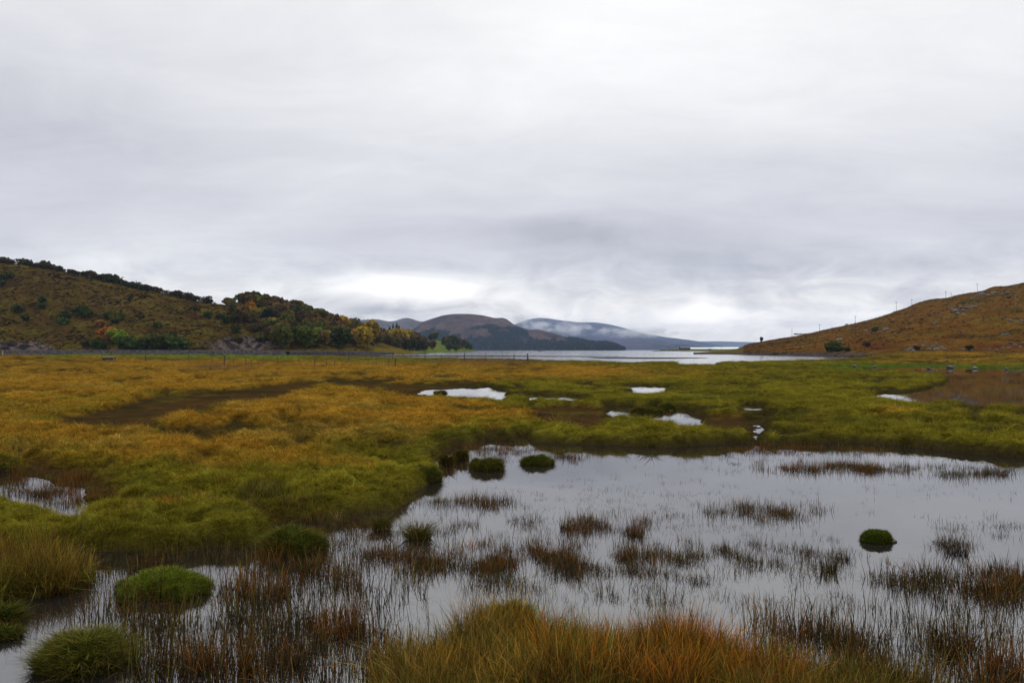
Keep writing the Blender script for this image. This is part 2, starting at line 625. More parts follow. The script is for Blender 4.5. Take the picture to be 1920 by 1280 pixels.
def gpx(u, v, cu, cv, ru, rv):
    return np.exp(-(((u - cu) / ru) ** 2 + ((v - cv) / rv) ** 2))


C_GREEN = (0.140, 0.124, 0.013)
C_DGREEN = (0.075, 0.076, 0.011)
C_LIME = (0.175, 0.175, 0.020)
C_ORANGE = (0.285, 0.155, 0.020)
C_TAN = (0.270, 0.180, 0.034)
C_BROWN = (0.105, 0.040, 0.014)
C_RUST = (0.17, 0.065, 0.02)


def veg_colour(X, Y, h, sdw, sdm, crease, cushion):
    u, v = to_px(X, Y, np.full(X.shape, 0.3))
    R = np.hypot(X, Y)
    o = 0.0
    for cu, cv, ru, rv, am in [(100, 700, 520, 34, 1.2), (620, 697, 420, 16, 1.1), (950, 690, 260, 9, 0.8), (560, 775, 340, 40, 1.15), (330, 825, 290, 32, 0.95),
                               (700, 760, 180, 26, 0.7), (560, 862, 330, 14, 0.4), (1150, 700, 300, 10, 0.35), (1530, 785, 60, 12, 0.45), (1700, 772, 120, 6, 0.4),
                               (-200, 780, 300, 90, 0.8), (1000, 775, 120, 12, 0.35), (1800, 674, 200, 10, 0.9), (-100, 840, 120, 20, 0.5)]:
        o = o + am * gpx(u, v, cu, cv, ru, rv)
    n1 = fbm(X / (2.2 + R * 0.03), Y / (1.1 + R * 0.02), 4, 71)
    n2 = fbm(X / 0.9, Y / 0.55, 4, 77, 0.6)
    n3 = fbm(X / 7.0, Y / 5.0, 4, 83)
    edge_green = sstep(sdw, 1.6, 0.1) * 0.55
    t = sstep(o + 0.55 * n1 + 0.35 * n2 - edge_green, 0.15, 0.85)
    base = np.zeros(X.shape + (3,)) + np.asarray(C_GREEN)
    base = lerp3(base, C_DGREEN, sstep(n3 + 0.4 * n2, 0.0, 0.55))
    base = lerp3(base, C_LIME, sstep(-n3 + 0.5 * n1, 0.1, 0.7) * 0.7)
    org = np.zeros(X.shape + (3,)) + np.asarray(C_ORANGE)
    org = lerp3(org, C_TAN, sstep(n3 - n1 * 0.5, -0.1, 0.6))
    c = lerp3(base, org, t * 0.82)
    # rust-brown wet patches
    c = lerp3(c, C_BROWN, sstep(-n3 - 0.5 * n2, 0.3, 0.75) * 0.45 * sstep(R, 20, 40))
    c = lerp3(c, C_BROWN, sstep(sdm, 0.35, -0.25))
    # hollows hold dark sedge and bare peat
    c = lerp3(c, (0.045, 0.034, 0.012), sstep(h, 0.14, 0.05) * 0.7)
    c = lerp3(c, c * 1.30, sstep(cushion, -0.05, 0.35))  # relief highlight put into the colour: cushion tops brightened
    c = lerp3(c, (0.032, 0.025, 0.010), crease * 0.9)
    c = lerp3(c, (0.040, 0.032, 0.010), sstep(sdw, 0.34, 0.12) * (0.25 + 0.6 * sstep(R, 15, 20)))      # cut peat faces of the banks, with undercut shade put into the colour
    c = lerp3(c, (0.085, 0.078, 0.012), sstep(fbm(X / (1.2 + 0.02 * R), Y / (1.2 + 0.02 * R), 4, 79, 0.6), 0.12, 0.4) * 0.55)
    # bright green strip in front of the road wall
    strip = sstep(v, 677, 673) * sstep(u, 620, 520) * sstep(v, 664, 667) * sstep(u, 20, 120)
    c = lerp3(c, (0.10, 0.15, 0.018), strip * (0.55 + 0.45 * sstep(n1, -0.3, 0.2)))
    # reedy red-brown fringe along the loch
    fr = gpx(u, v, 900, 677, 110, 4) + 0.8 * gpx(u, v, 410, 688, 60, 5) + 0.5 * gpx(u, v, 1640, 672, 50, 3)
    c = lerp3(c, (0.13, 0.075, 0.045), np.clip(fr, 0, 1) * 0.8)
    far_g = sstep(v, 683, 676) * sstep(u, 590, 700) * sstep(u, 880, 760)
    c = lerp3(c, (0.12, 0.115, 0.02), far_g * 0.7)
    mudf = sstep(v, 672.5, 671) * sstep(u, 560, 640) * (h < 0.16)
    c = lerp3(c, (0.04, 0.036, 0.034), mudf)
    # green rim of the right-hand pool, orange shelf behind
    rim = sstep(sdw, 14, 3) * sstep(u, 1500, 1600) * sstep(v, 696, 688)
    c = lerp3(c, (0.075, 0.115, 0.015), rim * 0.9)
    return np.clip(c, 0.003, 1)


GRID = {}


def look(X, Y, *names):
    """values of the built marsh surface at points"""
    t, ly = GRID['t'], GRID['ly']
    X = np.asarray(X, float); Y = np.clip(np.asarray(Y, float), 2.3, 478)
    fi = (np.log(Y) - ly[0]) / (ly[1] - ly[0])
    fj = np.interp(X / Y, t, np.arange(len(t)))
    i = np.clip(fi.astype(int), 0, len(ly) - 2); j = np.clip(fj.astype(int), 0, len(t) - 2)
    a, b = np.clip(fi - i, 0, 1), fj - j
    out = []
    for n in names:
        A = GRID[n]
        out.append((A[i, j] * (1 - b) + A[i, j + 1] * b) * (1 - a) + (A[i + 1, j] * (1 - b) + A[i + 1, j + 1] * b) * a)
    return out if len(out) > 1 else out[0]


def build_marsh():
    rows, cols = 600, 820
    t = np.linspace(-1.5, 1.5, cols)
    t = np.where(np.abs(t) < 1.0, t * 0.75, np.sign(t) * (0.75 + (np.abs(t) - 1.0) * 1.7))
    Y = np.exp(np.linspace(math.log(2.2), math.log(480.0), rows))
    YY, TT = np.meshgrid(Y, t, indexing='ij')
    XX = YY * TT
    h, sdw, sdi, sdm, crease, cushion = marsh_height(XX, YY)
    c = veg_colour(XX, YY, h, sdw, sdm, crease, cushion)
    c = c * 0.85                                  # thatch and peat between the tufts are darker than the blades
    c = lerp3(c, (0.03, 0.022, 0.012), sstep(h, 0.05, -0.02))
    GRID.update(t=t, ly=np.log(Y), h=h, sdw=sdw, sdi=sdi, sdm=sdm, crease=crease, cushion=cushion,
                gy=np.gradient(h, axis=0) / np.gradient(YY, axis=0), gx=np.gradient(h, axis=1) / np.gradient(XX, axis=1))
    co = np.stack([XX, YY, h], -1).reshape(-1, 3)
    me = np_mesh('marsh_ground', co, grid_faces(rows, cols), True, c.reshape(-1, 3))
    tag(link('marsh_ground', me, [M_MARSH]), 'hummocky orange and green salt marsh with dark peaty hollows', kind='structure')


build_marsh()


def sheet(name, x0, x1, y0, y1, z, mat, label, kind='structure'):
    me = bpy.data.meshes.new(name)
    me.from_pydata([(x0, y0, z), (x1, y0, z), (x1, y1, z), (x0, y1, z)], [], [(0, 1, 2, 3)])
    return tag(link(name, me, [mat]), label, kind=kind)


sheet('pond_water', -220, 220, -25, 150, 0.0, M_POND, 'still peaty pool water mirroring the grey sky')
sheet('loch_water', -9000, 9000, 150, 16500, 0.0, M_LOCH, 'pale rippled water of the sea loch')
sheet('ground', -16400, 16400, -380, 16600, -2.5, M_SOIL, 'dark ground under the marsh and the loch')


# ------------------------------------------------------------------ hills
class Hill:
    """a ridge given by photograph outline and real distances; foot line -> ridge -> back slope"""
    def __init__(self, pts, shape=1.0, seed=0, rough=0.0, rl=30.0, foot_z=-0.6, back=0.6, gully=0.0, gl=60.0, crag=None):
        p = np.array(pts, float)       # u, v_ridge, Y_foot, Y_ridge
        self.u = p[:, 0]
        zr = np.array([at_dist(a, b, c)[2] for a, b, c in zip(p[:, 0], p[:, 1], p[:, 3])])
        self.zr, self.yf, self.yr = zr, p[:, 2], p[:, 3]
        self.shape, self.seed, self.rough, self.rl, self.foot_z, self.back, self.gully, self.gl, self.crag = shape, seed, rough, rl, foot_z, back, gully, gl, crag

    def smooth_interp(self, u, arr):
        us = self.u
        d = 7.0
        return (np.interp(u - d, us, arr) + 2 * np.interp(u, us, arr) + np.interp(u + d, us, arr)) / 4

    def point(self, u, s):
        u = np.asarray(u, float); s = np.asarray(s, float)
        zr = self.smooth_interp(u, self.zr)
        yf = self.smooth_interp(u, self.yf)
        yr = self.smooth_interp(u, self.yr)
        Y = yf + (yr - yf) * s
        X = Y * (u - U0) / F_PX
        f = np.clip(s, 0, 1)
        prof = np.sin(f * math.pi / 2) ** self.shape
        sb = np.clip(s - 1, 0, None)
        prof = np.where(s > 1, np.cos(np.clip(sb / self.back, 0, 1) * math.pi / 2), prof)
        prof = np.where(s <= 1, prof * Y / yr, prof)      # never bulges above its own skyline
        z = self.foot_z + (zr - self.foot_z) * prof
        env = np.sin(np.clip(s / 1.0, 0, 1) * math.pi) ** 0.7
        env = np.maximum(env, 0.07) * sstep(s, 0.0, 0.08)
        amp = np.clip(zr, 2, None)
        z = z + env * self.rough * amp * fbm(X / self.rl, Y / self.rl, 5, self.seed)
        if self.gully:
            z = z - env * self.gully * amp * np.abs(fbm(X / self.gl, Y / (self.gl * 3.0), 4, self.seed + 5))
        if self.crag is not None:
            z = z + self.crag(X, Y, z)
        return X, Y, z

    def mesh(self, name, cols, rows, colour, mat, label, s_max=1.5):
        u = np.linspace(self.u[0], self.u[-1], cols)
        s = np.concatenate([np.linspace(0, 1.03, int(rows * 0.88)), np.linspace(1.03, s_max, rows - int(rows * 0.88) + 1)[1:]])
        rows = len(s)
        SS, UU = np.meshgrid(s, u, indexing='ij')
        X, Y, z = self.point(UU, SS)
        # slope for colouring
        dz = np.gradient(z, axis=0) / (np.gradient(Y, axis=0) + 1e-6)
        c = colour(X, Y, z, UU, SS, dz)
        me = np_mesh(name, np.stack([X, Y, z], -1).reshape(-1, 3), grid_faces(rows, cols), True, c.reshape(-1, 3))
        return tag(link(name, me, [mat]), label, kind='structure')


def left_crag(X, Y, z):
    u, v = to_px(X, Y, z)
    m = sstep(gpx(u, v, 455, 643, 75, 17), 0.35, 0.7) + sstep(gpx(u, v, 40, 648, 70, 14), 0.4, 0.7) + 0.5 * sstep(gpx(u, v, 200, 560, 150, 25), 0.5, 0.9)
    return m * (4.0 * np.abs(fbm(X / 7.0, Y / 16.0, 5, 91)) - 0.8)


LEFT = Hill([(-1500, 470, 300, 560), (-900, 440, 320, 560), (-400, 445, 340, 560), (-120, 470, 350, 560), (0, 490, 356, 560), (60, 499, 358, 555), (110, 507, 358, 550), (170, 521, 360, 545), (230, 535, 360, 540),
             (290, 547, 360, 535), (350, 560, 360, 525), (400, 569, 362, 520), (430, 572, 364, 520), (470, 571, 366, 530), (520, 577, 370, 540), (560, 590, 375, 550),
             (620, 609, 390, 570), (660, 620, 410, 590), (700, 632, 440, 620), (730, 643, 470, 650), (760, 654, 500, 690), (775, 660, 520, 700)],
            shape=0.95, seed=101, rough=0.10, rl=42, foot_z=-0.8, gully=0.20, gl=24, crag=left_crag)


def left_colour(X, Y, z, u, s, dz):
    n1 = fbm(X / 26, Y / 20, 5, 201, 0.6)
    n2 = fbm(X / 7, Y / 6, 4, 211, 0.6)
    n3 = fbm(X / 60, Y / 40, 4, 221)
    c = np.zeros(X.shape + (3,)) + np.array((0.094, 0.068, 0.018))
    c = lerp3(c, (0.105, 0.098, 0.018), sstep(n1 + 0.4 * n2, 0.0, 0.5) * 0.9)
    c = lerp3(c, (0.070, 0.040, 0.020), sstep(-n1 + 0.3 * n3, 0.05, 0.5) * 0.9)
    c = lerp3(c, (0.040, 0.045, 0.014), sstep(n3 + 0.6 * n2, 0.2, 0.6) * 0.8)
    uu, vv = to_px(X, Y, z)
    low = sstep(vv, 615, 650) * sstep(n2, -0.2, 0.3)
    c = lerp3(c, (0.135, 0.115, 0.018), low * 0.65)
    rock = sstep(gpx(uu, vv, 452, 646, 72, 18) + 0.5 * n2 + 0.3 * n1, 0.42, 0.6)
    rock = np.maximum(rock, sstep(gpx(uu, vv, 40, 650, 75, 13) + 0.5 * n2, 0.5, 0.65))
    rock = np.maximum(rock, 0.7 * sstep(gpx(uu, vv, 215, 565, 150, 28) * 0.8 + 0.7 * n2 + 0.2 * n1, 0.85, 1.05))
    rk = lerp3(np.zeros(X.shape + (3,)) + np.array((0.15, 0.128, 0.138)), (0.03, 0.028, 0.035), sstep(fbm((X + z) / 3.2, Y / 9, 5, 231, 0.65), -0.15, 0.15))
    c = c + (rk - c) * rock[..., None]
    grassy = sstep(vv, 650, 655) * sstep(uu, 540, 580)
    c = lerp3(c, (0.16, 0.135, 0.02), grassy * 0.8)
    return np.clip(c * np.array((0.68, 0.60, 0.52)) * (1 + 0.35 * n1 + 0.25 * n3)[..., None], 0.004, 1)


LEFT.mesh('left_hill', 760, 260, left_colour, M_HILL, 'steep brown and olive heather hill rising on the left')

HEAD = Hill([(640, 656, 470, 640), (690, 652, 500, 680), (720, 648, 520, 760), (760, 645, 580, 900), (790, 643, 640, 1000), (815, 637, 720, 1060), (840, 641, 850, 1150),
             (862, 648, 980, 1200), (880, 654, 1100, 1240), (893, 657.2, 1180, 1260)], shape=1.0, seed=301, rough=0.04, rl=60, foot_z=-0.6, back=0.5)


def head_colour(X, Y, z, u, s, dz):
    n = fbm(X / 18, Y / 40, 4, 311)
    c = np.zeros(X.shape + (3,)) + np.array((0.12, 0.12, 0.022))
    f = sstep(u, 770, 800)
    c = lerp3(c, (0.085, 0.115, 0.02), f * 0.9)
    c = lerp3(c, (0.09, 0.065, 0.025), sstep(n, 0.1, 0.4) * (1 - f))
    sh = sstep(s, 0.05, 0.015)
    c = lerp3(c, (0.09, 0.085, 0.05), sh)
    return c


HEAD.mesh('wooded_headland', 260, 90, head_colour, M_HILL, 'low green headland running out into the loch', 1.45)

RIGHT = Hill([(1300, 660.5, 440, 470), (1330, 659.5, 420, 520), (1372, 657, 390, 600), (1392, 650, 370, 640), (1402, 645, 360, 650), (1430, 640, 340, 660), (1465, 634, 320, 670), (1500, 629, 300, 680), (1560, 615, 270, 690),
              (1600, 607, 245, 690), (1640, 597, 225, 690), (1670, 587, 215, 690), (1700, 577, 205, 690), (1725, 566, 200, 690), (1750, 560, 196, 690), (1775, 559, 192, 690), (1800, 552, 188, 690), (1825, 548, 186, 690), (1845, 545, 184, 690),
              (1862, 537, 182, 690), (1890, 536, 180, 690), (1920, 530, 178, 690), (2050, 505, 170, 690), (2300, 480, 150, 690), (2800, 470, 130, 690)],
             shape=0.9, seed=401, rough=0.07, rl=26, foot_z=-0.4, gully=0.08, gl=22)


def right_colour(X, Y, z, u, s, dz):
    n1 = fbm(X / 16, Y / 26, 5, 411, 0.6)
    n2 = fbm(X / 4.5, Y / 6, 4, 421, 0.6)
    n3 = fbm(X / 40, Y / 50, 4, 431)
    c = np.zeros(X.shape + (3,)) + np.array((0.200, 0.088, 0.016))
    c = lerp3(c, (0.215, 0.125, 0.022), sstep(n1, 0.0, 0.5))
    c = lerp3(c, (0.105, 0.035, 0.016), sstep(-n1 + 0.5 * n2, 0.15, 0.6) * 0.9)
    c = lerp3(c, (0.085, 0.072, 0.015), sstep(n3 + 0.5 * n2, 0.1, 0.5) * 0.85)
    c = lerp3(c, (0.05, 0.04, 0.015), sstep(-n3 + 0.8 * n2, 0.45, 0.8) * 0.7)
    rock = sstep(n2 + 0.4 * n1, 0.62, 0.8) * sstep(s, 0.05, 0.15)
    c = lerp3(c, (0.20, 0.185, 0.175), rock * 0.8)
    uu, vv = to_px(X, Y, z)
    beach = sstep(vv, 659.5, 661.5) * sstep(uu, 1660, 1600)
    c = lerp3(c, (0.115, 0.085, 0.075), beach)
    spit = sstep(uu, 1400, 1380)
    c = lerp3(c, (0.14, 0.125, 0.04), spit * (1 - beach) * 0.8)
    red = gpx(uu, vv, 1870, 650, 60, 8) + gpx(uu, vv, 1640, 645, 30, 12)
    c = lerp3(c, (0.13, 0.035, 0.018), np.clip(red, 0, 1) * 0.6)
    return np.clip(c * np.array((0.56, 0.60, 0.62)), 0.004, 1)


RIGHT.mesh('right_hill', 640, 260, right_colour, M_HILL, 'rust coloured moorland hill with grey outcrops on the right')


def mtn_colour(top, forest, brown, line, seed, amount=1.0):  # far hills carry some painted haze: blue mixed into these colours
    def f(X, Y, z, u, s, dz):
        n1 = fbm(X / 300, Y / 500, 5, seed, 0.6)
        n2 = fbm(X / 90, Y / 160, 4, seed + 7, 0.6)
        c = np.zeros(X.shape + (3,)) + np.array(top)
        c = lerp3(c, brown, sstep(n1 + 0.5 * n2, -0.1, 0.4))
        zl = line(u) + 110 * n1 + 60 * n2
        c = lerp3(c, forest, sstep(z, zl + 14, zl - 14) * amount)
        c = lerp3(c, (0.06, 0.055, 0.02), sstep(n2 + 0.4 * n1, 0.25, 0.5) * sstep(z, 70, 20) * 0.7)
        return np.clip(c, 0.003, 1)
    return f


MID = Hill([(700, 656, 3300, 3700), (740, 640, 3300, 4000), (770, 622, 3250, 4200), (790, 604, 3200, 4300), (812, 596, 3200, 4300), (832, 590, 3200, 4300), (860, 587.5, 3150, 4300), (884, 588, 3150, 4300), (905, 590, 3100, 4250), (925, 596.5, 3100, 4200),
            (934, 596, 3100, 4200), (942, 594, 3100, 4200), (950, 597, 3100, 4150), (960, 607, 3100, 4100), (975, 613, 3050, 4050), (990, 619, 3000, 4000), (1000, 618, 3000, 3950), (1010, 617, 3000, 3950), (1022, 621, 3000, 3900), (1040, 625, 2950, 3850), (1062, 632, 2900, 3800),
            (1090, 637, 2850, 3700), (1112, 641, 2800, 3600), (1135, 640.5, 2750, 3500), (1150, 644, 2750, 3400), (1160, 650, 2750, 3200), (1172, 656.8, 2750, 3000)],
           shape=0.8, seed=501, rough=0.16, rl=380, foot_z=-3, gully=0.30, gl=170)
MID.mesh('middle_mountain', 460, 130, mtn_colour((0.075, 0.046, 0.042), (0.010, 0.016, 0.024), (0.034, 0.026, 0.034), lambda u: np.interp(u, [700, 800, 900, 980, 1010, 1060, 1150], [120, 80, 75, 100, 40, 25, 80]), 511),  # forest colour tinted blue to paint in some haze
         M_MTN, 'dark wooded mountain with a brown heather top across the loch')

FARL = Hill([(480, 640, 5200, 6000), (560, 612, 5200, 6400), (620, 604, 5200, 6400), (660, 601, 5200, 6400), (685, 599, 5200, 6400), (703, 598, 5200, 6400), (712, 598.5, 5200, 6400), (722, 602, 5200, 6400), (738, 602.5, 5200, 6400), (752, 597, 5200, 6400),
             (764, 595, 5200, 6400), (774, 598, 5200, 6400), (786, 603, 5200, 6400), (800, 602, 5200, 6400), (830, 605, 5200, 6300), (900, 630, 5200, 6000)],
            shape=0.9, seed=601, rough=0.12, rl=600, foot_z=-3, gully=0.25, gl=260)
FARL.mesh('left_far_mountain', 300, 90, mtn_colour((0.09, 0.07, 0.068), (0.012, 0.02, 0.03), (0.065, 0.045, 0.045), lambda u: 120 + 0 * u, 611),
          M_MTN, 'greyish brown far mountain with a rounded summit behind the wood')

FARB = Hill([(900, 640, 8600, 9600), (940, 622, 8600, 10200), (968, 606, 8600, 10400), (985, 600, 8600, 10400), (1000, 597, 8600, 10400), (1012, 595, 8600, 10400), (1030, 597, 8600, 10400), (1055, 600.5, 8600, 10400), (1085, 604, 8600, 10400), (1120, 604, 8600, 10400), (1140, 607, 8600, 10400),
             (1165, 613, 8600, 10400), (1205, 624, 8600, 10400), (1250, 632, 8600, 10200), (1300, 638, 8600, 10200), (1345, 646, 8600, 10000), (1390, 656, 8600, 9400)],
            shape=0.9, seed=701, rough=0.12, rl=900, foot_z=-3, gully=0.25, gl=420)
FARB.mesh('blue_far_mountain', 360, 90, mtn_colour((0.075, 0.07, 0.115), (0.03, 0.034, 0.065), (0.06, 0.052, 0.085), lambda u: 160 + 0 * u, 711),  # distance haze painted in, as blue in the ground colours
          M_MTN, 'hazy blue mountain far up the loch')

LOWB = Hill([(1030, 648, 6200, 7000), (1070, 631, 6200, 7200), (1085, 630.5, 6200, 7200), (1110, 634, 6200, 7200), (1150, 636, 6200, 7200), (1200, 634, 6200, 7200), (1235, 637, 6200, 7200), (1275, 643, 6200, 7200), (1310, 649, 6200, 7000), (1345, 655.8, 6200, 6600)],
            shape=0.9, seed=751, rough=0.08, rl=700, foot_z=-3, gully=0.08, gl=400)
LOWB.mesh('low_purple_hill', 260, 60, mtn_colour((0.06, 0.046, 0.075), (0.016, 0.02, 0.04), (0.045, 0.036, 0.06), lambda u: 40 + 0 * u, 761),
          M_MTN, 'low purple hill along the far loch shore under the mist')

FARC = Hill([(1180, 650, 12500, 13600), (1240, 643, 12500, 14000), (1300, 640, 12500, 14000), (1350, 639.5, 12500, 14000), (1400, 641, 12500, 14000), (1440, 642, 12500, 14000), (1520, 645, 12500, 14000), (1600, 652, 12500, 13600)],
            shape=0.8, seed=801, rough=0.06, rl=1500, foot_z=-3)
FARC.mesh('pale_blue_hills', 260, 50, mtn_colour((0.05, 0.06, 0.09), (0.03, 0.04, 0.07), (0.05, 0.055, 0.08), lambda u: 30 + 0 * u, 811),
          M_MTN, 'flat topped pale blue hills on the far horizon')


# ------------------------------------------------------------------ blades and tufts
TEMPLATES = bpy.data.collections.new("templates")      # holds only source meshes for the instancers


def blades_mesh(name, n, radius, h0, h1, width, lean, bend, segs=3, kink=0.0, seed=0, base_fn=None, dirs=None, cols=None, tips=None):
    """n tapering blades; root positions in a disc (or base_fn), leaning out and bending over"""
    r = np.random.default_rng(seed)
    if base_fn is None:
        rr = radius * np.sqrt(r.random(n)); aa = r.random(n) * 2 * math.pi
        bx, by, bz = rr * np.cos(aa), rr * np.sin(aa), np.zeros(n) - 0.01
    else:
        bx, by, bz, aa = base_fn(n, r)
        rr = np.full(n, radius)
    H = h0 + (h1 - h0) * r.random(n)
    la = aa + r.normal(0, 0.7, n)
    ln = lean * (0.3 + r.random(n)) * (0.4 + 0.6 * rr / max(radius, 1e-6))
    bd = bend * (0.2 + 1.1 * r.random(n) ** 1.5)
    face = r.random(n) * math.pi
    W = width * (0.7 + 0.6 * r.random(n))
    vary = r.random(n)
    kk = (r.random(n) < kink)
    kh = 0.35 + 0.4 * r.random(n)
    ka = r.random(n) * 2 * math.pi
    co, along, var, fc = [], [], [], []
    K = segs + 1
    pts = np.zeros((n, K, 2, 3))
    for k in range(K):
        t = k / segs
        d = ln * t + bd * t * t
        x = bx + np.cos(la) * d * H
        y = by + np.sin(la) * d * H
        z = bz + H * t * (1 - 0.35 * np.clip(bd, 0, 1.2) * t)
        over = np.clip(t - kh, 0, None) * kk
        x = x + np.cos(ka) * over * H * 1.1
        y = y + np.sin(ka) * over * H * 1.1
        z = z - over * H * 1.2
        w = W * (1 - t ** 1.6) * 0.5 + 0.0006
        pts[:, k, 0] = np.stack([x - np.cos(face) * w, y - np.sin(face) * w, z], -1)
        pts[:, k, 1] = np.stack([x + np.cos(face) * w, y + np.sin(face) * w, z], -1)
    base = np.arange(n)[:, None] * K * 2 + np.arange(segs)[None, :] * 2
    f = np.stack([base, base + 1, base + 3, base + 2], -1).reshape(-1, 4)
    al = np.tile(np.repeat(np.arange(K) / segs, 2), n)
    va = np.repeat(vary, K * 2)
    me = np_mesh(name, pts.reshape(-1, 3), f, False, None, {'along': al, 'vary': va})
    if cols is not None:
        for nm, c in (('tint', cols), ('tip', tips)):
            at = me.color_attributes.new(nm, 'FLOAT_COLOR', 'POINT')
            cc = np.ones((n * K * 2, 4), np.float32)
            cc[:, :3] = np.repeat(np.asarray(c), K * 2, axis=0)
            at.data.foreach_set('color', cc.ravel())
    return me


def template_set(prefix, builder, count):
    coll = bpy.data.collections.new(prefix)
    for k in range(count):
        me = builder(k)
        o = bpy.data.objects.new("%s_source_%02d" % (prefix, k), me)
        coll.objects.link(o)
    return coll


def scatter(name, P, coll, mat, label, scale, rot, tint, tip=None):
    """one stuff object: instances of the set's meshes on real ground points"""
    n = len(P)
    me = bpy.data.meshes.new(name)
    me.vertices.add(n)
    me.vertices.foreach_set('co', np.asarray(P, np.float32).ravel())
    a = me.attributes.new('scl', 'FLOAT_VECTOR', 'POINT'); a.data.foreach_set('vector', np.asarray(scale, np.float32).ravel())
    a = me.attributes.new('rot', 'FLOAT_VECTOR', 'POINT'); a.data.foreach_set('vector', np.asarray(rot, np.float32).ravel())
    a = me.attributes.new('pick', 'INT', 'POINT'); a.data.foreach_set('value', RNG.integers(0, len(coll.objects), n).astype(np.int32))
    for nm, c in (('tint', tint), ('tip', tint if tip is None else tip)):
        a = me.attributes.new(nm, 'FLOAT_COLOR', 'POINT')
        cc = np.ones((n, 4), np.float32); cc[:, :3] = c
        a.data.foreach_set('color', cc.ravel())
    for o in coll.objects:
        if not o.data.materials:
            o.data.materials.append(mat)
    ob = link(name, me)
    ng = bpy.data.node_groups.new(name, 'GeometryNodeTree')
    ng.interface.new_socket('Geometry', in_out='INPUT', socket_type='NodeSocketGeometry')
    ng.interface.new_socket('Geometry', in_out='OUTPUT', socket_type='NodeSocketGeometry')
    N = ng.nodes
    gi = N.new('NodeGroupInput'); go = N.new('NodeGroupOutput')
    ci = N.new('GeometryNodeCollectionInfo')
    ci.inputs['Collection'].default_value = coll
    ci.inputs['Separate Children'].default_value = True
    ci.inputs['Reset Children'].default_value = True
    ip = N.new('GeometryNodeInstanceOnPoints')
    ip.inputs['Pick Instance'].default_value = True

    def att(nm, ty):
        q = N.new('GeometryNodeInputNamedAttribute')
        q.data_type = ty
        q.inputs['Name'].default_value = nm
        return q.outputs['Attribute']
    L = ng.links
    L.new(gi.outputs[0], ip.inputs['Points'])
    L.new(ci.outputs[0], ip.inputs['Instance'])
    L.new(att('pick', 'INT'), ip.inputs['Instance Index'])
    e2r = N.new('FunctionNodeEulerToRotation')
    L.new(att('rot', 'FLOAT_VECTOR'), e2r.inputs[0])
    L.new(e2r.outputs[0], ip.inputs['Rotation'])
    L.new(att('scl', 'FLOAT_VECTOR'), ip.inputs['Scale'])
    L.new(ip.outputs[0], go.inputs[0])
    md = ob.modifiers.new('scatter', 'NODES')
    md.node_group = ng
    return tag(ob, label, kind='stuff')


TUFTS = template_set('turf_tuft', lambda k: blades_mesh('turf_tuft', 34, 0.11, 0.045, 0.16, 0.0085, 0.8, 1.3, 2, 0, 900 + k), 12)
TALL = template_set('tall_clump', lambda k: blades_mesh('tall_clump', 56, 0.12, 0.10, 0.60, 0.0052, 0.12, 0.32, 5, 0.30, 920 + k), 14)
SEDGE = template_set('sedge_clump', lambda k: blades_mesh('sedge_clump', 36, 0.08, 0.18, 0.48, 0.0075, 0.4, 0.75, 5, 0.2, 940 + k), 6)
RUSH = template_set('rush_sprig', lambda k: blades_mesh('rush_sprig', 9, 0.17, 0.06, 0.38, 0.0056, 0.12, 0.22, 4, 0.42, 960 + k), 14)
RUSHD = template_set('rush_clump', lambda k: blades_mesh('rush_clump', 42, 0.13, 0.08, 0.40, 0.0054, 0.14, 0.26, 4, 0.35, 980 + k), 10)


def lnoise(n, a=0.12):
    return np.exp(RNG.normal(0, a, (n, 1)))


